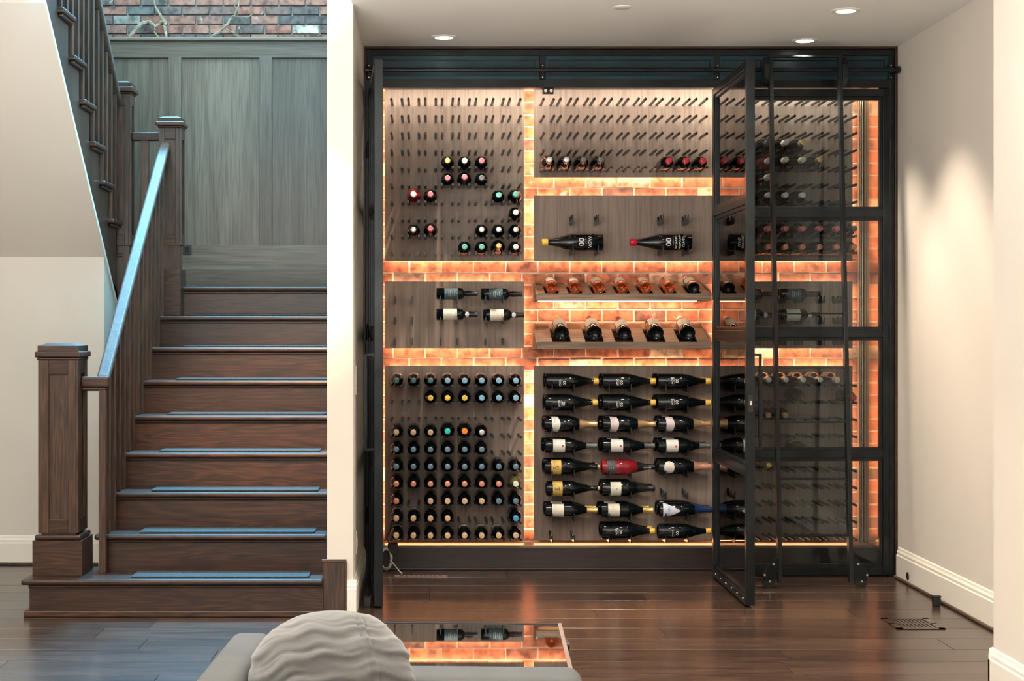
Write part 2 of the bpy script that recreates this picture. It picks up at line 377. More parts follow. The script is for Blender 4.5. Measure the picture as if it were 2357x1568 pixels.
# right side lining and metal channel
side = thing('cellar_side_panel', 'glossy tan side lining at the right end of the cellar', 'panel', (2.6, 9.1, .15))
obj('lining_sheet', B(2.58, 2.66, 8.96, 9.299, .146, 2.95), plain('satin_bronze_sheet', (.62, .46, .32), .15, .9, .05, 2, 0), side)
for k in range(3): obj('corner_bead', B(2.548+k*.011, 2.553+k*.011, 9.262+k*.002, 9.296, .146, 2.95), ALU, side, bev=.001)

# ------------------------------------------------------------------ LED back-lights behind the panels (real strips)
def led(x0, x1, z, up, power=1.0, y=9.268):
    ln = x1-x0
    area('led_strip_lamp', ((x0+x1)/2, y, z), (PI*.5+up*math.radians(28), 0, PI) if False else (math.radians(90+up*35), 0, 0), ln, .012, power*ln, LED)
def ledv(x, z0, z1, s, power=1.0, y=9.268):
    o = area('led_strip_lamp', (x, y, (z0+z1)/2), (0, 0, 0), .012, z1-z0, power*(z1-z0), LED)
    d = Vector((s*math.sin(math.radians(38)), math.cos(math.radians(38)), 0)); o.rotation_euler = d.to_track_quat('-Z', 'Y').to_euler()
LP = 1.8
for (a, b, c, d) in rects:
    c = max(c, .165)
    if c < .2: area('led_strip_lamp', ((a+b)/2, 9.240, .158), (math.radians(-35), 0, 0), b-a, .008, .7*(b-a), (1, .40, .16))
    if d < 2.9: led(a+.02, b-.02, d-.02, 1, LP)
    if c > .2: led(a+.02, b-.02, c+.02, -1, LP)
    ledv(a+.015, c+.03, d-.03, -1, LP*.8); ledv(b-.015, c+.03, d-.03, 1, LP*.8)

# ------------------------------------------------------------------ bottles
PROF = {
 'bordeaux': ([(0,.018),(.020,.012),(.030,0),(.0335,0),(.0372,.004),(.0372,.188),(.035,.203),(.025,.222),(.0155,.236),(.0142,.250),(.0140,.286),(.0158,.288),(.0158,.296),(.0150,.300),(0,.300)], .0372, .300),
 'burgundy': ([(0,.020),(.022,.013),(.034,0),(.038,0),(.0412,.004),(.0412,.150),(.0395,.168),(.032,.196),(.0225,.224),(.0165,.248),(.0142,.270),(.0140,.294),(.0158,.296),(.0158,.304),(.015,.307),(0,.307)], .0412, .307),
 'champagne': ([(0,.024),(.022,.016),(.036,0),(.041,0),(.0445,.005),(.0445,.140),(.0425,.164),(.034,.198),(.024,.232),(.0175,.262),(.0150,.290),(.0168,.296),(.0168,.306),(.015,.312),(0,.312)], .0445, .312),
 'port': ([(0,.016),(.020,.010),(.030,0),(.0325,0),(.0350,.004),(.0350,.135),(.0335,.147),(.026,.158),(.0165,.165),(.0155,.172),(.0172,.190),(.0150,.205),(.0138,.232),(.0150,.234),(.0145,.240),(0,.240)], .0350, .240),
}
MESH = {}
def scaled(p, s): return [(r*s, z*s) for r, z in p]
def bmesh_for(kind, mat, s=1):
    key = (kind, mat.name, s)
    if key not in MESH: MESH[key] = MB().lathe(scaled(PROF[kind][0], s), 28).mesh('glass_body', mat, True)
    return MESH[key]
def cap_mesh(kind, cap, s=1):
    key = ('cap', kind, cap, s)
    if key in MESH: return MESH[key]
    pr = PROF[kind][0]; L_ = PROF[kind][2]
    if 'wax' in cap: z0 = L_-.030; top = [(.0165, z0), (.0185, z0+.004), (.0190, z0+.022), (.0178, z0+.030), (.012, z0+.033), (0, z0+.033)]
    elif 'cork' in cap: z0 = L_-.002; top = [(.0115, z0), (.0122, z0+.014), (.011, z0+.017), (0, z0+.017)]
    else:
        ln = {'champagne': .105, 'burgundy': .062, 'port': .052, 'bordeaux': .052}[kind]; z0 = L_-ln; top = []
        def rad(z):
            for (r0, a), (r1, b) in zip(pr[4:], pr[5:]):
                if a <= z <= b: return r0+(r1-r0)*(z-a)/max(b-a, 1e-6)
            return pr[-2][0]
        n = 8
        for i in range(n+1):
            z = z0+(L_-z0)*i/n; top.append((rad(min(z, L_-.001))+.0009, z))
        top += [(top[-1][0]-.0016, L_+.0012), (.0075, L_+.0014), (.0068, L_+.0003), (0, L_+.0003)]
    MESH[key] = MB().lathe(scaled(top, s), 20).mesh('capsule', CAPM[cap.replace(' cork', '').strip() if 'cork' in cap else cap], True)
    return MESH[key]
def text_mesh(lines, r, mat, key):
    """lines: (text, letter height, z of the line's centre). Bent onto the cylinder, facing -y."""
    key = ('text', key, r)
    if key in MESH: return MESH[key]
    bm = bmesh.new()
    for txt, h, zc in lines:
        if txt == '|':                                  # a rule
            vs = [bm.verts.new((sx*h, 0, zc+sz*.0005)) for sx, sz in ((-1, -1), (-.3, -1), (.3, -1), (1, -1), (1, 1), (.3, 1), (-.3, 1), (-1, 1))]
            for f in ((0, 1, 6, 7), (1, 2, 5, 6), (2, 3, 4, 5)): bm.faces.new([vs[i] for i in f])
            continue
        cu = bpy.data.curves.new('t', 'FONT'); cu.body = txt; cu.size = h*1.4; cu.align_x = 'CENTER'; cu.align_y = 'CENTER'; cu.resolution_u = 2
        to = bpy.data.objects.new('t', cu); me = bpy.data.meshes.new_from_object(to)
        b2 = bmesh.new(); b2.from_mesh(me); bmesh.ops.triangulate(b2, faces=b2.faces)
        mp = {}
        for v in b2.verts: mp[v.index] = bm.verts.new((v.co.x*1.05, 0, v.co.y+zc))
        for f in b2.faces:
            try: bm.faces.new([mp[v.index] for v in f.verts])
            except ValueError: pass
        b2.free(); bpy.data.objects.remove(to); bpy.data.curves.remove(cu); bpy.data.meshes.remove(me)
    for v in bm.verts:
        t = v.co.x/r; v.co = ((r+.0013)*math.sin(t), -(r+.0013)*math.cos(t), v.co.z)
    m = bpy.data.meshes.new('print'); bm.to_mesh(m); bm.free(); m.materials.append(mat); MESH[key] = m
    return m
def label_mesh(key, r, z0, z1, half, mat, shape=None, off=.0006):
    key = ('label', key, r, z0, z1, half, mat.name)
    if key not in MESH: MESH[key] = MB().patch(r, z0, z1, half, 14, off, shape).mesh('label', mat, True)
    return MESH[key]
def bottle(kind, cap, loc, rotm, label, group, glass=None, lab=None, s=1):
    o = thing('wine_bottle', label, 'bottle', loc, group); o.rotation_euler = rotm.to_euler()
    link('glass_body', bmesh_for(kind, glass or BG, s), o)
    if cap: link('capsule', cap_mesh(kind, cap, s), o)
    if lab: lab(o, kind, s)
    return o
RPEG = Matrix.Rotation(PI/2, 3, 'X') @ Matrix.Rotation(PI, 3, 'Z')
def collar(mat='cream', z0=.06, z1=.13, half=.85):
    def f(o, kind, s): link('label', label_mesh('plain', PROF[kind][1]*s, z0*s, z1*s, half, LABM[mat]), o)
    return f
ORD = ['zeroth', 'first', 'second', 'third', 'fourth', 'fifth', 'sixth', 'seventh', 'eighth', 'ninth', 'tenth', 'eleventh']
PITCH = .0989; PT = 8.985
pegmesh = MB().tube((0, 0, 0), (0, -.236, 0), .0080, 10).mesh('peg', PEG, True)
TONE = {'red': 'ruby', 'dark': 'dark', 'olive': 'olive'}
def peg_panel(x0, x1, z0, z1, xs0, ncol, zr0, nrow, where, fill):
    t = thing('peg_rack', 'grey-brown plywood panel studded with black pegs, %s of the cellar' % where, 'rack', ((x0+x1)/2, DP, z0))
    obj('backboard', B(x0, x1, DP, DP+.018, z0, z1), BOARD, t, bev=.001)
    base_loc = WL[t.name]
    for xx in (x0+.12, x1-.12): obj('standoff', B(xx-.02, xx+.02, DP+.018, DW-.0035, z1-.3, z1-.26), STEEL, t)
    for r in range(nrow):
        z = zr0-r*PITCH*1.008
        for c in range(ncol):
            x = xs0+c*PITCH
            for sgn in (-1, 1):
                link('peg', pegmesh, t, (x+sgn*.0305-base_loc[0]+R.uniform(-.0006, .0006), DP-base_loc[1], z-base_loc[2]), (R.uniform(-.008, .004), 0, R.uniform(-.006, .006)))
    for (r, c, cap, *ex) in fill:
        kind = ex[0] if len(ex) > 0 and ex[0] else 'bordeaux'; glass = ex[1] if len(ex) > 1 else None; lab = ex[2] if len(ex) > 2 else None
        z = zr0-(r-1)*PITCH*1.008; x = xs0+(c-1)*PITCH; rr = PROF[kind][1]
        h = math.sqrt((rr+.0075)**2-.0305**2)
        gl = {None: 'dark', BRED: 'ruby', BOLV: 'olive'}[glass]
        L_ = PROF[kind][2]
        y = DP-.006
        bottle(kind, cap, (x, y, z+h), RPEG, '%s bottle with %s capsule, %s peg row, %s slot, %s panel' % (gl, cap, ORD[r], ORD[c], where),
               'wine bottles on the %s peg panel' % where, glass, lab)
CL = collar('white', .05, .125, .9)
A = [(5,4,'gold'),(5,5,'white'),(5,6,'pink'),(6,4,'pink'),(6,5,'pink','burgundy'),(6,6,'grey'),(7,2,'white','burgundy',BRED),(7,3,'pink','burgundy'),
     (7,7,'green'),(7,8,'green','burgundy'),(8,8,'white'),(9,2,'silver'),(9,3,'pink','burgundy'),(9,6,'silver'),(9,7,'silver'),(9,8,'silver'),
     (10,5,'green','bordeaux',None,CL),(10,6,'green','bordeaux',None,CL),(10,7,'gold','burgundy'),(10,8,'white')]
peg_panel(-.296, .535, 1.832, 2.92, -.2209, 8, 2.766, 10, 'upper left', A)
Bf = [(5,1,'silver','burgundy'),(5,2,'silver','burgundy'),(5,3,'grey','burgundy'),(5,4,'grey','burgundy'),(5,8,'red'),(5,9,'red'),(5,10,'red')]
peg_panel(.595, 1.662, 2.333, 2.92, .666, 10, 2.766, 5, 'upper middle', Bf)
Df = [(4,3,'grey','burgundy'),(4,4,'white','burgundy'),(4,5,'gold','burgundy'),(5,1,'pink'),(5,3,'white','bordeaux',BRED),(5,4,'cream','burgundy'),(5,5,'cream','burgundy'),(5,6,'gold','burgundy'),
      (6,3,'white','burgundy'),(7,2,'white'),(7,3,'white'),(7,4,'white'),(7,5,'white')]
Df += [(9,c,'pink' if c < 8 else 'grey','burgundy',None,CL) for c in range(2, 9)]+[(10,c,'copper') for c in range(3, 9)]
peg_panel(1.690, 2.50, 1.832, 2.92, 1.734, 8, 2.766, 10, 'upper right', Df)
If = [(1,c,'dark teal' if c < 4 else 'pale blue','bordeaux',None,CL) for c in range(1, 9)]
If += [(2,c,'yellow' if c < 6 else 'pale blue','bordeaux',None,CL if c < 6 else None) for c in range(3, 9)]
If += [(4,1,'tan'),(4,2,'tan'),(4,3,'tan'),(4,4,'teal','burgundy'),(4,5,'orange','burgundy'),(4,6,'silver')]
If += [(5,c,'blue-grey') for c in range(1, 7)]+[(6,c,'blue-grey') for c in range(1, 9)]
If += [(7,c,'copper') for c in range(1, 8)]+[(7,8,'white','bordeaux',BOLV)]
If += [(8,1,'copper')]+[(8,c,'tan') for c in range(3, 7)]+[(8,7,'blue-grey'),(8,8,'blue-grey')]
If += [(9,c,'tan','bordeaux',None,CL) for c in range(1, 5)]+[(9,8,'blue')]+[(10,c,'tan','bordeaux',None,CL) for c in range(1, 9)]
peg_panel(-.296, .535, .162, 1.206, -.2209, 8, 1.0945, 10, 'lower left', If)
LC = collar('cream', .06, .15, 1.2)
Jf = [(1,c,'cream' if c == 7 else 'silver','burgundy',None,LC) for c in (1,2,3,4,5,6,7)]
Jf += [(2,5,'black','burgundy'),(2,8,'red'),(3,1,'grey'),(3,3,'tan'),(3,4,'tan'),(5,5,'black','bordeaux',None,CL),(6,3,'gold','champagne'),(10,1,'blue'),(10,2,'black','burgundy')]
peg_panel(1.690, 2.50, .162, 1.206, 1.734, 8, 1.0945, 10, 'lower right', Jf)

# ------------------------------------------------------------------ bracket panels
def bracket_profile(rn, us, ln, zb, zp):       # u = distance from the wall, z relative to the bottle axis
    pts = [(0, zb+.012), (0, zp)]
    for u in us:
        for k in range(9):
            a = PI*(1-k/8); uu, zz = u+rn*math.cos(a), rn*-math.sin(a)
            pts.append((uu, max(zz, -rn)*1.0 if k not in (0, 8) else zp))
    pts += [(ln, zp), (ln, zb), (.02, zb)]
    return pts
def bracket_mesh(key, rn, us, ln, zb, zp, off):
    k = ('br', key)
    if k not in MESH:
        pts = [(-u, z) for u, z in bracket_profile(rn, us, ln, zb, zp)]
        MESH[k] = MB().prism(pts, 0, -.003, .003).mesh('bracket', STEEL)
    return MESH[k]
def bracket_panel(x0, x1, z0, z1, what, brs, key, args):
    t = thing('bracket_rack', what, 'rack', ((x0+x1)/2, DP, z0))
    obj('backboard', B(x0, x1, DP, DP+.018, z0, z1), BOARD, t, bev=.001)
    for xx in (x0+.12, x1-.12): obj('standoff', B(xx-.02, xx+.02, DP+.018, DW-.0035, z1-.22, z1-.18), STEEL, t)
    for x, z in brs: link('bracket', bracket_mesh(key, *args), t, (x-(x0+x1)/2, 0, z-z0))
    return t
def lay(neck_right, roll=0):
    return Matrix.Rotation(PI/2 if neck_right else -PI/2, 3, 'Y') @ Matrix.Rotation(roll, 3, 'Z')
def prt(lines, mat, key):
    def f(o, kind, s): link('print', text_mesh([(t, h*s if t != '|' else h*s, z*s) for t, h, z in lines], PROF[kind][1]*s, mat, key), o)
    return f
def lab(matn, z0, z1, half, lines=None, ink=None, key='', shape=None, extra=None):
    def f(o, kind, s):
        l = link('label', label_mesh(key, PROF[kind][1]*s, z0*s, z1*s, half, LABM[matn], shape), o)
        if lines: link('print', text_mesh([(t, h*s, z*s) for t, h, z in lines], PROF[kind][1]*s, ink or INKB, key), l)
        if extra: extra(o, kind, s)
    return f
# magnum panel
C_br = [(x, z) for z in (2.115, 1.934) for x in (.809, .956, 1.334, 1.480)]
bracket_panel(.595, 1.662, 1.832, 2.224, 'grey-brown plywood panel with steel brackets holding two magnum bottles', C_br, 'mag', (.049, (.075, .175), .225, -.074, -.020, 0))
bottle('champagne', 'yellow wax', (.988, 9.052, 1.934), lay(False), 'large black magnum bottle with yellow wax top and white print, left of the pair', 'magnum bottles on brackets', s=1.14,
       lab=prt([('00', .030, .112), ('|', .028, .090), ('VGW', .018, .068)], INKW, 'mag1'))
bottle('champagne', 'red wax', (1.506, 9.052, 1.934), lay(False), 'large black magnum bottle with red wax top and three lines of print', 'magnum bottles on brackets', s=1.14,
       lab=prt([('00', .030, .120), ('|', .030, .098), ('RICHARD', .0115, .083), ('HERMANN', .0115, .064), ('CUVÉE', .0115, .045)], INKW, 'mag2'))
# small-bottle panels
E_cols = [(-.232, -.130), (.036, .135), (.300, .404)]
E_br = [(x, z) for z in (1.633, 1.509, 1.385) for cc in E_cols for x in cc]
parg = (.037, (.062, .165), .215, -.055, -.012, 0)
bracket_panel(-.296, .535, 1.310, 1.710, 'grey-brown plywood panel on the left with dark brackets and four half bottles', E_br, 'port', parg)
G_cols = [(1.79, 1.90), (2.05, 2.15), (2.28, 2.38)]
bracket_panel(1.690, 2.50, 1.310, 1.710, 'grey-brown plywood panel behind the closed door with brackets and half bottles', [(x, z) for z in (1.633, 1.509, 1.385) for cc in G_cols for x in cc], 'port', parg)
def portdark(o, kind, s):
    l = link('label', label_mesh('pd', PROF[kind][1], .046, .125, 1.25, LABM['slate']), o)
    link('print', text_mesh([('~  ,', .010, .056), ('=====', .0075, .072), ('======', .0075, .082), ('-=-=', .0065, .094), ('=-==', .009, .106), ('^', .008, .116)], PROF[kind][1], INKW, 'pd'), l)
def portwhite(o, kind, s):
    l = link('label', label_mesh('pw', PROF[kind][1], .040, .120, 1.25, LABM['cream']), o)
    link('print', text_mesh([('- - - -', .006, .050), ('---', .005, .066), ('=', .007, .078), ('----', .004, .090), ('=-=-==', .0065, .110)], PROF[kind][1], INKB, 'pw'), l)
    link('neck_label', label_mesh('pn', .0175, .167, .192, 1.0, LABM['lilac'], lambda u, a, b: (a+.006*abs(2*u-1), b-.006*abs(2*u-1))), o)
for (x, z, f, w1, w2) in [(.012, 1.634, portdark, 'dark-labelled', 'upper left'), (.274, 1.631, portdark, 'dark-labelled', 'upper right'),
                      (.012, 1.511, portwhite, 'white-labelled', 'lower left'), (.286, 1.508, portwhite, 'white-labelled', 'lower right')]:
    bottle('port', 'black', (x, 9.055, z), lay(True), '%s black half bottle, %s of four on the left bracket panel' % (w1, w2), 'half bottles on the left bracket panel', lab=f)
for (x, z, f, w1, w2) in [(1.762, 1.632, portdark, 'dark-labelled', 'upper left'), (2.022, 1.632, portdark, 'dark-labelled', 'upper right'),
                      (1.762, 1.508, portwhite, 'white-labelled', 'lower left'), (2.022, 1.508, portwhite, 'white-labelled', 'lower right')]:
    bottle('port', 'black', (x, 9.055, z), lay(True), '%s black half bottle, %s of four behind the closed glass door' % (w1, w2), 'half bottles behind the closed door', lab=f)
# lower middle label-forward panel
HX = [.648, .980, 1.311]; HZ = [1.117-.1257*k for k in range(8)]
H_br = [(x+o_, z) for z in HZ for x in HX for o_ in (.040, .168)]
bracket_panel(.595, 1.662, .162, 1.206, 'grey-brown plywood panel, lower middle, with rows of bottles lying on brackets', H_br, 'H', (.043, (.062, .168), .222, -.060, -.014, 0))
def pr00(word, key): return prt([('00', .017, .108), ('|', .019, .094), (word, .0115 if len(word) < 5 else .007, .082)], INKW, key)
def wavy(u, a, b): t = math.sin(PI*u); return (a+.006*t, b+.012*t*t)
def oval(u, a, b): m_, h = (a+b)/2, (b-a)/2; q = math.sqrt(max(0, 1-(2*u-1)**2)); return (m_-h*q, m_+h*q)
def tri(u, a, b): q = 1-abs(2*u-1); return (a, a+.006+(b-a)*q)
def seal(o, kind, s):
    link('seal', label_mesh('seal', PROF[kind][1], .098, .110, .16, INKR, oval, .0014), o)
    link('neck_band', MB_band(.0152, .236, .246), o)
_band = {}
def MB_band(r, a, b, mat=None):
    k = (r, a, b)
    if k not in _band: _band[k] = MB().lathe([(r-.002, a), (r+.0012, a), (r+.0008, b), (r-.002, b)], 18).mesh('neck_band', mat or LABM['cream'], True)
    return _band[k]
WSEAL = lab('white', .048, .118, 1.15, [('~ ~ ~', .004, .060), ('----', .004, .070), ('- -- -', .004, .086)], INKB, 'ws', None, seal)
CHW = lab('white', .040, .082, 1.3, [('=   -   =', .007, .062)], INKB, 'chw', wavy)
CHP = lab('pinkish', .040, .082, 1.3, [('=   -   =', .007, .062)], INKB, 'chp', wavy)
OCH = lab('ochre', .040, .098, 1.25, [('. . . . .', .006, .046), ('S', .032, .064), ('~', .030, .080)], INKB, 'och')
ICE = lab('dark', .030, .078, 1.2, [('==', .006, .064), ('---', .006, .054), ('-=-', .006, .044)], LABM['cream'], 'ice', None,
          lambda o, k, s: link('neck_print', rotprint('ICE CUVÉE'), o))
def rotprint(txt):
    if 'ice' in MESH: return MESH['ice']
    cu = bpy.data.curves.new('t', 'FONT'); cu.body = txt; cu.size = .012; cu.align_y = 'CENTER'; cu.resolution_u = 2
    to = bpy.data.objects.new('t', cu); me = bpy.data.meshes.new_from_object(to); bpy.data.objects.remove(to)
    for v in me.vertices:
        a, b = v.co.x, v.co.y; rr = .0215-.05*a if a < .06 else .0180
        v.co = (b, -math.sqrt(max(0, rr*rr-b*b))-.0012, .232+a)
    me.materials.append(INKW); MESH['ice'] = me; return me
OVAL = lab('cream', .030, .090, .95, [('- - -', .005, .042), ('----', .005, .052), ('=-=', .006, .062), ('--', .005, .074)], INKB, 'oval', oval)
GREY = lab('cream', .050, .112, 1.1, [('. . .', .005, .062), ('~~', .010, .085), ('o', .014, .090)], INKB, 'grey')
CRE = lab('cream', .040, .108, 1.2, [(': : : : : :', .006, .048), ('-------', .004, .062), ('------', .004, .074), ('-------', .004, .086), ('----', .004, .098)], INKB, 'cre')
TRI = lab('lilac', .020, .118, 1.2, [('o~', .022, .056), ('- - - -', .005, .030), ('- -', .005, .040), ('---', .004, .080)], INKU, 'tri', tri,
          lambda o, k, s: link('neck_band', MB_band(.0182, .213, .219, LABM['white']), o))
HR = {1: [('champagne', 'yellow wax', pr00('VGW', 'vgw'), 'black', 'yellow wax top and white VGW print')]*3,
      2: [('champagne', 'yellow wax', pr00('EGW', 'egw'), 'black', 'yellow wax top and white EGW print')]*3,
      3: [('champagne', 'champagne gold', CHW, 'black', 'gold foil neck and white label')]+[('champagne', 'champagne gold', CHP, 'black', 'gold foil neck and pinkish label')]*2,
      4: [('burgundy', 'grey', WSEAL, 'dark', 'white label bearing a red seal')]*3,
      5: [('champagne', 'tan cork', OCH, 'dark', 'ochre label and bare cork'), ('champagne', 'black', ICE, 'red', 'dark label and lettered black neck'), ('champagne', 'rose foil', OVAL, 'dark', 'oval cream label and rose foil neck')],
      6: [('champagne', 'tan cork', OCH, 'dark', 'ochre label and tan cork'), ('champagne', 'black', GREY, 'dark', 'cream label and black capsule'), None],
      7: [('burgundy', 'gold foil', CRE, 'dark', 'cream label and gold capsule')]*2+[('champagne', 'navy', TRI, 'dark', 'pointed lilac label and navy neck')],
      8: [None, ('champagne', 'yellow wax', pr00('EGW', 'egw'), 'black', 'yellow wax top and white print'), ('champagne', 'yellow wax', pr00('RICHARD', 'rich'), 'black', 'small white print, beside the open door')]}
colw = ['left column', 'middle column', 'right column']
for r in range(1, 9):
    for c in range(3):
        q = HR[r][c]
        if not q: continue
        kind, cap, lb, tone, desc = q
        x = HX[c]+R.uniform(-.006, .006); roll = R.uniform(-.12, .28) if r in (1, 2, 8) else R.uniform(-.05, .12)
        rr = PROF[kind][1]; sc = .97 if r in (6,) and c == 0 else 1
        dz = rr-.043 if rr > .043 else -.0005
        bottle(kind, cap, (x, DP-.168, HZ[r-1]+dz+.001), lay(True, roll), 'front %s bottle, %s, %s row, %s' % (tone, desc, ORD[r], colw[c]) if len(desc.split()) < 8 else
               '%s bottle, %s, %s' % (tone, desc, colw[c]), 'bottles lying on the lower middle panel',
               BRED if tone == 'red' else None, lb, sc)
        if not (r == 5 and c == 1) and not (r == 6 and c == 0) and not (r == 8 and c == 2):
            bottle(kind, cap, (x+R.uniform(-.014, .0), DP-.062, HZ[r-1]+dz+.001), lay(True, roll+R.uniform(-.3, .3)),
                   'rear twin bottle against the board, %s row, %s of lower middle panel' % (ORD[r], colw[c]), 'rear bottles on the lower middle panel', None, lb if r in (3, 4, 7) else None, sc)

# ------------------------------------------------------------------ slotted bottle shelves
def slot_shelf(x0, x1, yb, yf, zb, zf, lip0, lip1, xs, r, name_lab):
    t = thing('bottle_shelf', name_lab, 'shelf', ((x0+x1)/2, yb, zf))
    sl = []; a = x0+.012
    for x in xs: sl.append((a, x-r*1.08)); a = x+r*1.08
    sl.append((a, x1-.012)); mb = MB()
    for a, b in sl:
        if b > a: mb.prism([(yb, zb), (yb, zb-.012), (yf, zf-.012), (yf, zf)], 0, a, b)
    ymid = yb-(yb-yf)*.30; zm = zb+(zf-zb)*.30
    mb.prism([(yb, zb), (yb, zb-.012), (ymid, zm-.012), (ymid, zm)], 0, x0+.012, x1-.012)
    obj('slotted_board', mb, RACKW, t)
    obj('under_board', MB().prism([(yb, zb-.075), (yb, zb-.083), (yf, lip0+.004), (yf, lip0+.012)], 0, x0+.012, x1-.012), DARKW, t)
    obj('front_lip', B(x0+.006, x1-.006, yf-.016, yf, lip0, lip1), RACKW, t, bev=.001)
    for xx in (x0, x1-.012):
        obj('side_board', MB().prism([(yb, zb+.006), (yb, lip0-.006), (yf, lip0), (yf, lip1), (yf+.02, zf+.012)], 0, xx, xx+.012), RACKW, t)
    return t
ux = [(px-1000)*9.0/F for px in (1270, 1324, 1378, 1433, 1487, 1541, 1597)]
lx = [(px-1000)*9.0/F for px in (1292, 1368, 1437, 1510, 1583)]
up = slot_shelf(.590, 1.615, 9.299, 8.985, 1.706, 1.638, 1.592, 1.632, ux, .0375, 'upper wooden display shelf holding amber bottles tilted in slots')
obj('light_strip', B(.62, 1.57, 9.235, 9.243, 1.590, 1.594), LEDM, up)
area('shelf_strip_lamp', (1.1, 9.22, 1.588), (math.radians(35), 0, 0), .95, .012, 3.0, LED)
lo = slot_shelf(.590, 1.615, 9.299, 8.985, 1.455, 1.357, 1.308, 1.350, lx, .050, 'lower wooden display shelf holding five big dark bottles tilted in slots')
def tilt(t, roll=0): return Matrix.Rotation(-(PI/2-t), 3, 'X') @ Matrix.Rotation(roll, 3, 'Z')
for i, x in enumerate(ux):
    g = BORG if i < 6 else None
    bottle('bordeaux', 'cream' if i == 6 else 'gold', (x, 9.000, 1.664), tilt(math.radians(12.5), R.uniform(-.3, .3)),
           ('dark bottle with cream label at the right end of the upper display shelf' if i == 6 else 'amber rose bottle with cream label, %s from left on upper display shelf' % ORD[i+1]),
           'bottles on the upper display shelf', g, collar('cream', .07, .17, 1.1 if i != 5 else .3), .95)
for i, x in enumerate(lx):
    cap = ['gold', 'black', 'black', 'red', 'cream'][i]
    bottle('burgundy', cap, (x, 9.000, 1.400), tilt(math.radians(16.5), R.uniform(-.4, .4)),
           'big dark bottle with %s top, %s from left on lower display shelf' % (cap, ORD[i+1]), 'bottles on the lower display shelf', None, collar('cream', .05, .15, 1.0), 1.1 if i != 2 else 1.0)

# ------------------------------------------------------------------ steel front frame
fr = thing('cellar_front_frame', 'blackened steel frame with three recessed panels above the cellar doors', 'frame', (1.13, 8.9, 0))
DF = 8.875
def fbox(n, x0, x1, z0, z1, y0=DF, y1=8.955, m=STEEL, bev=.002): return obj(n, B(x0, x1, y0, y1, z0, z1), m, fr, bev=bev)
fbox('wood_edge', -.404, -.395, 0, 3.05, 8.86, 8.95, STAIRW); fbox('wood_edge', 2.648, 2.662, 0, 3.05, 8.86, 8.95, STAIRW)
fbox('wood_edge', -.395, 2.648, 3.037, 3.0495, 8.86, 8.95, STAIRW)
fbox('jamb', -.395, -.358, 0, 3.036); fbox('jamb', 2.620, 2.647, 0, 3.036)
fbox('head', -.358, 2.620, 3.002, 3.036); fbox('transom_bar', -.358, 2.620, 2.815, 2.862)
fbox('mullion', .607, .637, 2.862, 3.002); fbox('mullion', 1.612, 1.642, 2.862, 3.002)
fbox('center_post', 1.6425, 1.648, 0, 2.815, 8.91, 8.955)
for a, b in ((-.358, .607), (.637, 1.612), (1.642, 2.620)):
    p = obj('transom_panel', B(a, b, 8.912, 8.93, 2.862, 3.002), STEELB, fr)
    obj('inner_frame', B(a, b, 8.892, 8.912, 2.978, 3.002).box(a, b, 8.892, 8.912, 2.862, 2.886).box(a, a+.022, 8.892, 8.912, 2.886, 2.978).box(b-.022, b, 8.892, 8.912, 2.886, 2.978), STEELB, p, bev=.0015)
for x in (.640, .672): obj('magnet_catch', MB().tube((x, 8.905, 2.798), (x, 8.875, 2.798), .009, 14), CHROME, fr, smooth=True)
obj('catch_plate', B(.625, .688, 8.905, 8.935, 2.786, 2.8145), BLACKR, fr)
# ladder rail
rl = thing('ladder_rail', 'horizontal black steel tube rail mounted across the steel frame', 'rail', (1.1, 8.80, 2.905))
RZ = 2.905
obj('tube', MB().tube((-.385, 8.80, RZ), (2.63, 8.80, RZ), .0125, 16), STEEL, rl, smooth=True)
for x in (-.395, 2.63): obj('end_cap', MB().tube((x, 8.80, RZ), (x+.02, 8.80, RZ), .020, 16), STEEL, rl, smooth=True)
for x in (-.377, .622, 1.627, 2.625):
    b_ = obj('wall_bracket', B(x-.013, x+.013, 8.866, 8.8745, 2.862, 2.952).box(x-.008, x+.008, 8.805, 8.868, 2.895, 2.915), STEEL, rl, bev=.004)
    obj('bolt', MB().tube((x, 8.867, 2.942), (x, 8.862, 2.942), .004, 8).tube((x, 8.867, 2.872), (x, 8.862, 2.872), .004, 8), CHROME, b_)

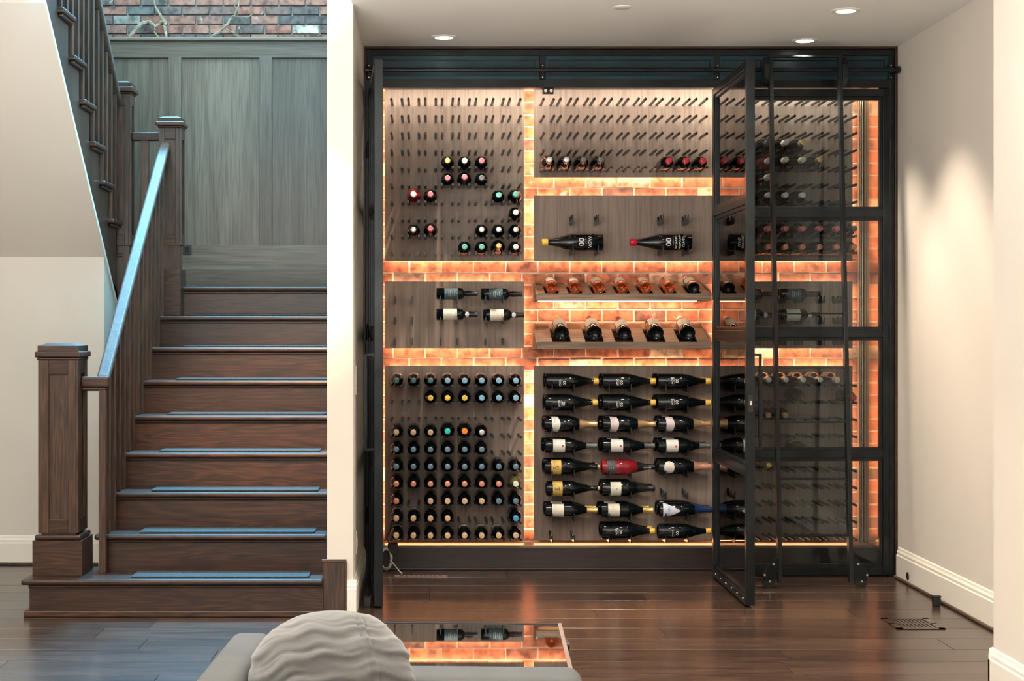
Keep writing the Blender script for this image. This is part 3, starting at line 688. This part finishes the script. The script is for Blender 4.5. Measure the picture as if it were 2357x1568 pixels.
# ------------------------------------------------------------------ glass doors (local: x from hinge, y thickness, z)
def glass_door(label, loc, rz, flip, lock=False, hand=True):
    t = thing('glass_door', label, 'door', loc, 'steel framed glass cellar doors', (0, 0, rz)); W = .972; T = .044; sgn = -1 if flip else 1
    def X(a, b): return (a, b) if not flip else (-b, -a)
    def bx(a, b, y0, y1, z0, z1, mb=None): x0, x1 = X(a, b); return (mb or MB()).box(x0, x1, y0, y1, z0, z1)
    def P(n, mb, m, p=t, bev=.0015, smooth=False): return obj(n, mb, m, p, local=True, bev=bev, smooth=smooth)
    z0, z1 = .010, 2.806; s = .036; bd = .020
    P('stile', bx(0, s, 0, T, z0, z1), STEEL); P('stile', bx(W-s, W, 0, T, z0, z1), STEEL)
    rails = [(z0, .052), (.685, .725), (1.379, 1.419), (2.071, 2.111), (2.766, z1)]
    for a, b in rails: P('rail', bx(s, W-s, 0, T, a, b), STEEL)
    for (a, b), (c, d) in zip(rails, rails[1:]):
        f = P('glazing_bead', bx(s, W-s, .008, T-.008, b, b+bd, bx(s, W-s, .008, T-.008, c-bd, c, bx(s, s+bd, .008, T-.008, b+bd, c-bd, bx(W-s-bd, W-s, .008, T-.008, b+bd, c-bd)))), STEEL)
        P('glass_pane', bx(s+bd-.004, W-s-bd+.004, T/2-.003, T/2+.003, b+bd-.004, c-bd+.004), PANE, f, 0)
    for z in (.35, 1.40, 2.45):
        P('hinge', MB().tube((-.004*sgn, -.006, z-.04), (-.004*sgn, -.006, z+.04), .007, 10).tube((-.004*sgn, -.006, z+.04), (-.004*sgn, -.006, z+.055), .004, 8), STEEL, smooth=True, bev=0)
    if hand:
        hx = W-.075
        P('pull_handle', bx(hx-.006, hx+.006, -.050, -.036, .80, 1.30, bx(hx-.006, hx+.006, -.037, .002, .80, .812, bx(hx-.006, hx+.006, -.037, .002, 1.288, 1.30, bx(hx-.009, hx+.009, -.054, -.034, .86, 1.22)))), STEEL)
    if lock:
        k = P('lock_plate', bx(W, W+.003, .010, .034, 1.00, 1.09), BLACKR)
        P('latch', bx(W+.003, W+.006, .016, .028, 1.035, 1.06), CHROME, k)
    if hand and lock:
        bm_ = MB()
        for i in range(6):
            xx = sgn*(.10+i*.155); bm_.tube((xx, T, .032), (xx, T+.003, .032), .005, 8)
        P('kick_bolt', bm_, CHROME, bev=0)
        P('floor_sweep', bx(.02, W-.02, T, T+.006, .012, .030), BLACKR)
    return t
glass_door('left steel and glass door swung open, seen almost edge-on beside the white wall', (-.378, 8.850, 0), math.radians(-85.8), False)
glass_door('middle steel and glass door swung open towards the room with a lock plate', (1.6415, 8.870, 0), math.radians(90), True, True)
glass_door('right steel and glass door, closed, behind the rolling ladder', (2.6185, 8.877, 0), 0, True, hand=False)

# ------------------------------------------------------------------ library ladder
ld = thing('rolling_ladder', 'narrow black steel library ladder leaning on the rail before the closed door', 'ladder', (2.095, 8.5, 0))
def ly(z): return 8.49+(8.735-8.49)*(z-.03)/2.94
for x in (1.90, 2.291):
    obj('stile', MB().prism([(ly(.03)-.028, .03), (ly(.03)+.022, .03), (ly(2.975)+.012, 2.975), (ly(2.975)-.028, 2.975)], 0, x-.011, x+.011), STEEL, ld, bev=.002)
for z in (1.512, 1.211, .910, .597, .288): obj('rung', MB().box(1.911, 2.280, ly(z)-.024, ly(z)+.018, z-.004, z+.004), STEEL, ld, bev=.001)
obj('top_bar', B(1.911, 2.280, ly(2.97)-.028, ly(2.97)+.012, 2.962, 2.972), STEEL, ld, bev=.001)
for x, sg in ((1.889, -1), (2.302, 1)):
    xo = x+sg*.030
    h = obj('roller_hook', MB().prism([(8.72, 2.80), (8.765, 2.80), (8.775, 2.86), (8.775, 2.945), (8.72, 2.965), (8.69, 2.92), (8.69, 2.84)], 0, x, xo), STEEL, ld, bev=.003)
    obj('roller', MB().tube((x+sg*.002, 8.80, RZ+.034), (x+sg*.028, 8.80, RZ+.034), .021, 16), BLACKR, h, smooth=True)
    b_ = obj('wheel_bracket', MB().prism([(x, .05), (x+sg*.075, .045), (x+sg*.082, .085), (x+sg*.02, .165), (x, .175)], 1, 8.478, 8.486), STEEL, ld, bev=.002)
    obj('caster_wheel', MB().tube((x+sg*.048, 8.492, .034), (x+sg*.048, 8.512, .034), .0335, 24), BLACKR, ld, smooth=True)
    bb = MB()
    for dx, z in ((.026, .135), (.075, .075), (.046, .040)): bb.tube((x+sg*dx, 8.479, z), (x+sg*dx, 8.470, z), .0065, 12)
    obj('bolt', bb, CHROME, b_, smooth=True)

# ------------------------------------------------------------------ staircase
st = thing('staircase', 'dark stained oak staircase with newel posts and two flights around a landing', 'staircase', (-1.2, 8.6, 0))
RZs = .188; TD = .26; D1 = 7.62; XL = -1.74; XR = -.552
for k in range(1, 10):
    zt = k*RZs; d = D1+(k-1)*TD
    xl = -2.045 if k == 1 else XL if k < 9 else -1.60
    d1 = d+TD+.035 if k < 9 else 10.84
    mb = B(xl, XR, d, d1, zt-.028, zt)
    if k == 1: mb = B(-2.045, XR, d, D1+.40, zt-.028, zt)
    if k == 9: mb = B(-1.60, XR, d, 10.84, zt-.028, zt); mb.box(-3.28, -1.60, 9.82, 10.84, zt-.028, zt)
    obj('tread', mb, STAIRW, st, bev=.011, seg=3)
    rx = -2.01 if k == 1 else -1.705 if k < 9 else -1.585
    obj('riser', B(rx, XR, d+.034, d+.052, zt-RZs, zt-.028), STAIRW, st)
    obj('nosing_mould', B(rx-.004, XR, d+.020, d+.034, zt-.044, zt-.028), STAIRW, st, bev=.006)
obj('side_panel', B(-2.01, -1.992, D1+.052, D1+.34, 0, .16).box(-1.992, -1.71, D1+.34, D1+.36, 0, .16), STAIRW, st)
obj('shoe_moulding', B(-2.035, XR, 7.632, 7.654, 0, .032).box(-2.035, -2.01, 7.654, 7.99, 0, .032), STAIRW, st, bev=.006)
pts = [(D1+.05, 0)]
for k in range(1, 9):
    pts += [(D1+(k-1)*TD+.052, k*RZs-.03), (D1+k*TD+.052, k*RZs-.03)]
obj('stringer', MB().prism(pts+[(9.75, 8*RZs-.03), (9.75, 0)], 0, -1.725, -1.706), STAIRV, st)
# end cap of the skirt at the column
pl = struct(obj('trim_3', B(-.557, -.444, 7.672, 7.688, 0, .268), STAIRV, bev=.002))
struct(obj('trim_4', B(-.562, -.439, 7.668, 7.692, .268, .280).box(-.4435, -.4425+.006, 7.668, 7.6885, 0, .268), STAIRD, bev=.002))
def newel(x0, x1, y0, y1, z0, z1, zb, name_lab=None, capw=.015, caph=.085, base=True, kneel=None):
    n = obj('newel_post', B(x0+.014, x1-.014, y0+.014, y1-.014, z0, z1), STAIRV, st)
    s = (x1-x0)*.26
    a0 = zb; a1 = z1-.0
    for (p, q) in ((x0, x0+s), (x1-s, x1-.014)): obj('post_stile', B(p, q, y0, y0+.014, a0, a1), STAIRV, n, bev=.002)
    for (p, q) in ((y0, y0+s), (y1-s, y1)): obj('post_stile', B(x1-.014, x1, p, q, a0, a1), STAIRV, n, bev=.002)
    h = .07
    for za, zb_ in ((a0, a0+h), (a1-h, a1)):
        obj('post_rail', B(x0+s, x1-s, y0, y0+.014, za, zb_), STAIRW, n, bev=.002)
        obj('post_rail', B(x1-.014, x1, y0+s, y1-s, za, zb_), STAIRW, n, bev=.002)
    c = capw
    m = MB().box(x0-.006, x1+.006, y0-.006, y1+.006, z1, z1+.014)
    m.box(x0-c, x1+c, y0-c, y1+c, z1+.014, z1+caph*.52)
    obj('cap_moulding', m, STAIRW, n, bev=.008, seg=3)
    m = MB().box(x0-.002, x1+.002, y0-.002, y1+.002, z1+caph*.52, z1+caph*.86)
    bm = m.bm; cx, cy = (x0+x1)/2, (y0+y1)/2; zt = z1+caph*.86
    q = [bm.verts.new((x, y, z)) for x, y, z in ((x0-.002, y0-.002, zt), (x1+.002, y0-.002, zt), (x1+.002, y1+.002, zt), (x0-.002, y1+.002, zt))]
    q2 = [bm.verts.new((cx+(v.co.x-cx)*.62, cy+(v.co.y-cy)*.62, z1+caph)) for v in q]
    for i in range(4): bm.faces.new([q[i], q[(i+1) % 4], q2[(i+1) % 4], q2[i]])
    bm.faces.new(q2)
    obj('cap_block', m, STAIRW, n)
    return n
n1 = newel(-1.995, -1.792, 7.762, 7.965, .188, 1.270, .40)
obj('plinth_block', B(-2.018, -1.769, 7.739, 7.988, .188, .365), STAIRW, n1, bev=.002)
obj('plinth_moulding', B(-2.010, -1.777, 7.747, 7.980, .365, .392), STAIRW, n1, bev=.010, seg=3)
n3 = newel(-1.728, -1.586, 9.66, 9.802, 1.505, 2.685, 1.95, capw=.018, caph=.075)
obj('foot_block', B(-1.735, -1.580, 9.60, 9.81, 1.505, 1.80), STAIRW, n3, bev=.003)
n2 = newel(-2.060, -1.912, 9.71, 9.858, 1.60, 2.905, 1.95, capw=.020, caph=.085)
# lower handrail
r0, r1 = (7.84, 1.184), (9.66, 2.600)
sl = (r1[1]-r0[1])/(r1[0]-r0[0])
def rail_prism(x0, x1, a, b, th, name, mat=STAIRD, par=st):
    m = MB().prism([(a[0], a[1]), (b[0], b[1]), (b[0], b[1]-th), (a[0], a[1]-th)], 0, x0, x1)
    return obj(name, m, mat, par, bev=.012, seg=3)
hr = rail_prism(-1.720, -1.655, r0, r1, .048, 'handrail')
obj('rail_fillet', MB().prism([(r0[0]+.03, r0[1]-.02), (r1[0], r1[1]-.046), (r1[0], r1[1]-.066), (r0[0]+.03, r0[1]-.040)], 0, -1.705, -1.670), STAIRD, hr)
obj('handrail_easing', B(-1.795, -1.655, 7.815, 7.880, 1.132, 1.186).box(-1.795, -1.67, 7.828, 7.867, 1.112, 1.134), STAIRW, st, bev=.010, seg=3)
def rz(d): return r0[1]+sl*(d-r0[0])-.055
bpos = [(7.845, RZs)]
for k in range(2, 9):
    for q in (.065, .195): bpos.append((D1+(k-1)*TD+q, k*RZs))
for d, z in bpos:
    if d > 9.59: continue
    obj('baluster', B(-1.7045, -1.6695, d-.0175, d+.0175, z, min(rz(d-.0175), 1.125) if d < 7.86 else rz(d-.0175)), STAIRV, st, bev=.002)
# short landing rail
obj('landing_rail', B(-1.915, -1.725, 9.735, 9.790, 2.615, 2.668), STAIRW, st, bev=.010, seg=3)
obj('landing_baluster', B(-1.855, -1.805, 9.745, 9.780, 1.692, 2.617), STAIRV, st, bev=.002)
# upper flight
tips = [(8.18-.256*2, 3.136+.206*2), (8.18-.256, 3.136+.206), (8.18, 3.136), (8.437, 2.928), (8.690, 2.723), (8.953, 2.517), (9.197, 2.313), (9.454, 2.103), (9.719, 1.903)]
for (d, z) in tips:
    if d < 7.6: continue
    o = obj('upper_tread', B(-3.2, -1.962, d, d+.285, z-.028, z), STAIRW, st, bev=.010, seg=3)
    obj('upper_riser', B(-3.2, -2.0, d+.245, d+.262, z-.206, z-.028), STAIRW, st)
    obj('tread_bracket', B(-2.0, -1.975, d+.02, d+.265, z-.046, z-.028), STAIRW, st, bev=.007)
poly = [(7.60, zs(7.60)+.037), (9.80, zs(9.80)+.037)]
top = []
for (d, z) in tips[1:]: top += [(d, z-.03), (d+.262, z-.03)] if False else [(d+.256, z-.03), (d, z-.03)][::-1]
top = sorted(set(top), key=lambda p: (p[0], -p[1]))
pp = []
for (d, z) in tips[1:]: pp += [(max(d, 7.60), z-.03), (d+.256, z-.03)]
pp = pp[::-1]
pp = [(min(a, 9.98), b) for a, b in pp]
obj('upper_stringer', MB().prism([(7.60, zs(7.60)+.037), (9.80, zs(9.80)+.037), (9.98, 1.60)]+pp, 0, -2.04, -2.0), STAIRV, st)
def ur(d): return 2.874+.848*(9.66-d)
ud = [(7.4, ur(7.4)), (9.70, ur(9.70))]
obj('upper_handrail', MB().prism([ud[0], ud[1], (ud[1][0], ud[1][1]+.06), (ud[0][0], ud[0][1]+.06)], 0, -2.035, -1.970), STAIRD, st, bev=.012, seg=3)
for (d, z) in tips:
    for q in (.045, .172):
        dd = d+q
        if dd < 7.62 or dd > 9.69: continue
        obj('upper_baluster', B(-2.0195, -1.9845, dd-.0175, dd+.0175, z, ur(dd+.0175)), STAIRV, st, bev=.002)
# stair pads
for k in range(1, 9):
    d = D1+(k-1)*TD; x0, x1 = -1.512+R.uniform(-.01, .01), -.622+R.uniform(-.01, .01); z = k*RZs
    m = MB(); n = 6; r = .02; y0, y1 = d+.045, d+.235; pts = []
    for cx, cy, a0 in ((x1-r, y1-r, 0), (x0+r, y1-r, PI/2), (x0+r, y0+r, PI), (x1-r, y0+r, 1.5*PI)):
        for i in range(n+1): a = a0+PI/2*i/n; pts.append((cx+r*math.cos(a), cy+r*math.sin(a)))
    m.prism(pts, 2, z, z+.010)
    o = obj('stair_pad', m, RUG, bev=.004); tag(o, 'grey carpet tread pad on the %s step from the bottom' % ORD[k], 'stair pad', 'carpet pads on the stair treads')

# ------------------------------------------------------------------ stairwell back wall: wainscot and brick
ws = sempty('wall_stairwell_back')
DB = 10.85
def fz(y): return 1.44+(752-y)*DB/F
def fx(x): return (x-1000)*DB/F
obj('masonry', B(-3.4, -.42, 11.02, 11.2, 0, 5.6), MORTAR2, ws)
obj('panel_backing', B(-3.3, -.535, DB+.03, 11.02, 0, 3.44), PANW, ws)
stiles = [fx(388)-.638*2, fx(388)-.638, fx(388), fx(388)+.638, fx(388)+.638*2-.02]
for x in stiles:
    if x+.089 < -.53: obj('stile', B(x, x+.089, DB, DB+.03, fz(565), fz(133)), PANW, ws, bev=.002)
for a, b in zip([-3.3]+[s+.089 for s in stiles[:4]], stiles[:4]+[-.535]):
    if b-a > .05: obj('wainscot_panel', B(a+.002, b-.002, DB+.018, DB+.03, fz(565)+.002, fz(133)-.002), PANW, ws)
obj('top_rail', B(-3.3, -.535, DB, DB+.03, fz(133), fz(95)), PANWH, ws, bev=.002)
obj('bottom_rail', B(-3.3, -.535, DB, DB+.03, fz(618), fz(565)), PANWH, ws, bev=.002)
obj('base_board', B(-3.3, -.535, DB-.016, DB+.03, 1.692, fz(618)), PANWH, ws, bev=.004)
obj('cap_ledge', B(-3.3, -.535, DB-.028, 11.02, fz(95), fz(87)), PANWH, ws, bev=.006)
def shb(cx, cz, hw): return cx > -2.5 and cz < 3.92
zc = fz(87)
brick_wall(ws, -3.3, -.535, zc-.012, 5.5, 10.995, .196, .0668, .186, .0575, BRICKU, BRICKUI, shb, .03, 200)
ol = thing('wall_outlet', 'dark rectangular outlet plate low on the stairwell panelling', 'outlet', (fx(431), DB, fz(575)))
obj('plate', B(fx(421), fx(441), DB-.006, DB-.0005, fz(586), fz(564)), DARKW, ol, bev=.002)
obj('socket', B(fx(426), fx(436), DB-.008, DB-.006, fz(581), fz(569)), STEEL, ol)
# branches
def branch(x, label, paths):
    t = thing('driftwood_branch', label, 'branch', (x, 10.93, zc), 'bare branches on the stairwell ledge')
    for i, (p, r) in enumerate(paths):
        q = [(fx(a), 10.93+b, 1.44+(752-c)*10.9/F) for a, b, c in p]
        # wobble
        fine = []
        for u, v in zip(q, q[1:]):
            u, v = Vector(u), Vector(v)
            for k in range(4): fine.append(u.lerp(v, k/4)+Vector((R.uniform(-1, 1), R.uniform(-1, 1), R.uniform(-1, 1)))*.0045)
        fine.append(Vector(q[-1]))
        rs = [r[0]+(r[1]-r[0])*k/(len(fine)-1)+R.uniform(-.0015, .0025) for k in range(len(fine))]
        obj('limb', MB().path(fine, [max(.003, a) for a in rs], 7), VINE, t, smooth=True)
branch(fx(330), 'pale forked driftwood branch on the ledge, left one', [
    ([(296, -.02, 86), (311, -.01, 65), (322, 0, 52), (335, .02, 44), (352, .02, 60), (363, .02, 49), (378, .02, 47)], (.016, .010)),
    ([(378, .02, 47), (374, 0, 62), (380, -.02, 86)], (.013, .010)), ([(374, .02, 48), (366, .03, 38), (350, .03, 8), (344, .03, -12)], (.011, .005)),
    ([(335, .02, 44), (336, .01, 40)], (.012, .009)), ([(352, .02, 60), (350, .01, 72), (362, 0, 84)], (.006, .004))])
branch(fx(520), 'thin twiggy driftwood branch on the ledge, right one', [
    ([(482, -.02, 86), (497, 0, 74), (512, .01, 62), (524, .02, 44), (535, .02, 33), (545, .02, 10), (549, .02, -14)], (.013, .005)),
    ([(535, .02, 34), (552, .01, 38), (568, .01, 36), (582, 0, 27)], (.005, .003)), ([(541, .02, 18), (533, .02, 4), (541, .02, -10)], (.004, .003)),
    ([(512, .01, 62), (526, .0, 70), (548, 0, 84)], (.004, .003))])

# ------------------------------------------------------------------ ceiling fittings
for i, (x, y) in enumerate(DL):
    t = thing('recessed_downlight', ['lit round recessed ceiling light above the left glass door', 'lit round recessed ceiling light in front of the rolling ladder', 'lit round recessed ceiling light nearest the viewer'][i], 'ceiling light', (x, y, 3.05), 'recessed ceiling lights')
    obj('trim_ring', MB().lathe([(.050, -.006), (.060, -.007), (.072, -.003), (.074, 0), (.050, 0), (.050, -.006)], 32), TRIM, t, smooth=True, local=True)
    obj('lens', MB().lathe([(0, -.0045), (.050, -.0045), (.050, 0), (0, 0)], 32), DLENS, t, local=True)
t = thing('ceiling_disc', 'small flat white ceiling disc near the top edge', 'ceiling disc', (.948, 7.77, 3.05))
obj('cover_plate', MB().lathe([(0, -.006), (.040, -.006), (.047, -.003), (.048, 0), (0, 0)], 32), WHITEP, t, smooth=True, local=True)

# ------------------------------------------------------------------ small fittings
t = thing('floor_register', 'small wood-toned slotted floor register inside the left cellar doorway', 'floor vent', (-.08, 8.89, 0), 'floor registers')
m = B(-.23, .075, 8.860, 8.871, .0005, .004).box(-.23, .075, 8.909, 8.920, .0005, .004).box(-.23, -.20, 8.871, 8.909, .0005, .004).box(.045, .075, 8.871, 8.909, .0005, .004)
for i in range(1, 9): x = -.20+i*.0272; m.box(x-.006, x+.006, 8.871, 8.909, .0005, .004)
obj('grille', m, TABW, t); obj('duct', B(-.20, .045, 8.871, 8.909, .0001, .0008), BLACKR, t)
t = thing('floor_register', 'flush wooden floor register with dark slots near the right wall', 'floor vent', (2.30, 7.52, 0), 'floor registers')
x0, x1, y0, y1 = 2.20, 2.43, 7.33, 7.60
m = B(x0, x1, y0, y0+.025, .0005, .004).box(x0, x1, y1-.025, y1, .0005, .004).box(x0, x0+.03, y0, y1, .0005, .004).box(x1-.03, x1, y0, y1, .0005, .004).box(x0, x1, 7.455, 7.470, .0005, .004)
for i in range(1, 9): x = x0+.03+i*.0189; m.box(x-.004, x+.004, y0, y1, .0005, .0035)
obj('grille', m, FLOORW, t); obj('duct', B(x0+.02, x1-.02, y0+.02, y1-.02, .0001, .0008), BLACKR, t)
for x, y, lb in ((-.345+.0, 7.94, 'square black door stop on the floor beside the white wall and left door'), (2.59, 7.96, 'square black door stop on the floor by the right baseboard')):
    t = thing('door_stop', lb, 'door stop', (x, y, 0), 'black floor door stops')
    obj('stop_block', MB().prism([(x-.017, 0), (x+.017, 0), (x+.019, .045), (x-.019, .045)], 1, y-.018, y+.018), BLACKR, t, bev=.003)
    obj('stop_cap', B(x-.021, x+.021, y-.020, y+.020, .045, .052), BLACKR, t, bev=.002)
t = thing('cable_port', 'small round dark cable port in the right baseboard', 'cable port', (2.6455, 8.62, .045))
obj('port_ring', MB().tube((2.646, 8.62, .045), (2.6425, 8.62, .045), .022, 20), STAIRD, t, smooth=True)
obj('port_hole', MB().tube((2.6425, 8.62, .045), (2.6415, 8.62, .045), .016, 20), BLACKR, t, smooth=True)
t = thing('wall_vent', 'small white slotted vent plate on the short wall beside the left door', 'vent', (-.404, 7.95, 1.16))
vent = MB()
vent.box(-.4045, -.400, 7.90, 8.02, 1.09, 1.235)
obj('vent_plate', vent, WHITEP, t, bev=.002)
vb = MB()
for i in range(9): vb.box(-.400, -.3985, 7.915, 8.005, 1.105+i*.014, 1.110+i*.014)
obj('vent_slot', vb, INKB, t)
t = thing('light_switch', 'white switch plate low on the short wall beside the left door', 'switch', (-.404, 7.97, .30))
obj('switch_plate', B(-.4045, -.400, 7.93, 8.01, .27, .385), WHITEP, t, bev=.002)
obj('switch_rocker', B(-.400, -.397, 7.955, 7.985, .30, .355), WHITEP, t, bev=.001)
# cable coil
t = thing('cable_coil', 'grey coiled cable and black power brick at the left foot of the cellar', 'cable', (-.28, 9.08, 0))
for i in range(4):
    cpt = []
    for k in range(25):
        a = 2*PI*k/24; cpt.append((-.285+(.028+.003*i)*math.cos(a), 9.06+.012*math.sin(a*2)+i*.004, .075+(.055+.004*i)*math.sin(a)))
    obj('cable_loop', MB().path(cpt, .003, 6), plain('grey_cable', (.5, .5, .48), .4, 0, .05, 5, 0) if i == 0 else bpy.data.materials['grey_cable'], t, smooth=True)
obj('power_brick', B(-.275, -.215, 9.07, 9.11, .10, .165), BLACKR, t, bev=.006)
obj('cable_lead', MB().path([(-.26, 9.05, .07), (-.235, 9.03, .045), (-.205, 9.00, .012), (-.19, 8.97, .004)], .004, 8), bpy.data.materials['grey_cable'], t, smooth=True)
obj('cable_riser', MB().path([(-.262, 9.09, .16), (-.285, 9.10, .19), (-.262, 9.12, .24), (-.258, 9.2, .30)], .004, 8), BLACKR, t, smooth=True)

# ------------------------------------------------------------------ sofa table with mirror top
TH = math.radians(-2.0)
t = thing('sofa_table', 'low taupe framed table with a mirror-like glass top behind the grey sofa', 'table', (.05, 3.9, 0), None, (0, 0, TH))
x0, x1, y0, y1 = -.46, .285, -.255, .30; zt = .632
obj('mirror_top', B(x0+.010, x1-.010, y0+.008, y1-.008, zt-.012, zt), MIRR, t, local=True)
for nm, a in (('frame_side', (x0, x0+.010, y0, y1)), ('frame_side', (x1-.010, x1, y0, y1)), ('frame_end', (x0+.010, x1-.010, y1-.008, y1)), ('frame_end', (x0+.010, x1-.010, y0, y0+.008))):
    obj(nm, B(*a, zt-.035, zt+.0025), TABW if nm == 'frame_side' else STEEL, t, local=True, bev=.001)
for sx in (x0+.012, x1-.032):
    for sy in (y0+.012, y1-.032): obj('leg', B(sx, sx+.02, sy, sy+.02, 0, zt-.034), TABW, t, local=True, bev=.001)
obj('corner_catch', MB().tube((x1, .12, zt-.022), (x1+.012, .12, zt-.022), .010, 12).tube((x1, .155, zt-.022), (x1+.008, .155, zt-.022), .008, 12), BLACKR, t, local=True, smooth=True)

# ------------------------------------------------------------------ sofa
t = thing('sofa', 'grey velvet sofa in the foreground with slim track arm and low back', 'sofa', (-.05, 3.42, 0), None, (0, 0, TH))
def rb(n, x0, x1, y0, y1, z0, z1, bev, mat=VELD):
    return obj(n, B(x0, x1, y0, y1, z0, z1), mat, t, local=True, bev=bev, seg=5, smooth=True)
rb('arm', -.436, -.336, -1.05, .205, .10, .722, .028)
bk = rb('backrest', -.335, .385, .020, .180, .10, .655, .035)
obj('piping', MB().path([(-.33, .030, .645), (.0, .030, .645), (.34, .030, .645), (.366, .045, .640)], .004, 8), VELD, bk, local=True, smooth=True)
rb('seat_base', -.335, .385, -1.0, .018, .10, .28, .02)
rb('seat_cushion', -.33, .385, -1.0, .016, .282, .45, .045)
for x in (-.40, .33):
    for y in (-.98, .13): obj('leg', B(x, x+.045, y-.02, y+.025, 0, .10), BLACKR, t, local=True, bev=.003)
# cushion
cu = thing('cushion', 'large crumpled grey velvet cushion propped in the sofa corner', 'cushion', (-.214, 3.27, .452), None, (math.radians(-8), 0, math.radians(14)))
def cushion_mesh():
    bm = bmesh.new(); nu, nv = 180, 120; Wd, Hh, T = .182, .192, .115
    rings = []
    rr = random.Random(3); ph = [rr.uniform(0, 6) for _ in range(8)]
    for i in range(nu):
        a = 2*PI*i/nu; ring = []
        for j in range(1, nv):
            b = -PI/2+PI*j/nv
            def sp(v, e): return math.copysign(abs(v)**e, v)
            ca = sp(math.cos(b), .85)
            x = Wd*ca*sp(math.cos(a), .72); y = T*ca*sp(math.sin(a), .95); z = Hh*sp(math.sin(b), .80)
            # crumple: arcs sweeping across the face
            xs_ = x/Wd; arc = z+.050*(xs_-.15)**2+.006*math.sin(5*xs_+ph[0])+.004*math.sin(13*xs_+z*30+ph[1])
            fade = .45+.55*math.sin(x*21+ph[2]+z*27)**2
            wr = .0022*math.sin(arc*120+.6*math.sin(x*14+ph[1]))+fade*(.0016*math.sin(arc*260+ph[3]+.8*math.sin(x*23))+.0005*math.sin(arc*520+1.2*math.sin(x*31+ph[6])))
            wr -= .0036*fade*math.exp(-(math.sin(arc*62+.9*math.sin(x*11+ph[6])+ph[7])/.16)**2)+.0025*math.exp(-(math.sin(arc*101+x*14+ph[4])/.14)**2)*(1-fade*.6)
            q_ = x-.080+.10*(z-.05)+.35*(z*z)
            seam = .0028*math.exp(-(q_/.006)**2)-.0045*math.exp(-((q_-.008)/.0022)**2)-.0045*math.exp(-((q_+.008)/.0022)**2)
            k = wr+seam
            n = Vector((x/Wd**2, y/T**2, z/Hh**2)).normalized()
            ring.append(bm.verts.new(Vector((x, y, z))+n*k*min(1, ca*1.6)))
        rings.append(ring)
    b0 = bm.verts.new((0, 0, -Hh)); t0 = bm.verts.new((0, 0, Hh))
    for i in range(nu):
        p, q = rings[i], rings[(i+1) % nu]
        for j in range(nv-2): bm.faces.new([p[j], q[j], q[j+1], p[j+1]])
        bm.faces.new([b0, q[0], p[0]]); bm.faces.new([t0, p[-1], q[-1]])
    for v in bm.verts: v.co.z += Hh-.004
    return bm
m = MB(); m.bm.free(); m.bm = cushion_mesh()
o = obj('cushion_cover', m, VELV, cu, local=True)
for p in o.data.polygons: p.use_smooth = True
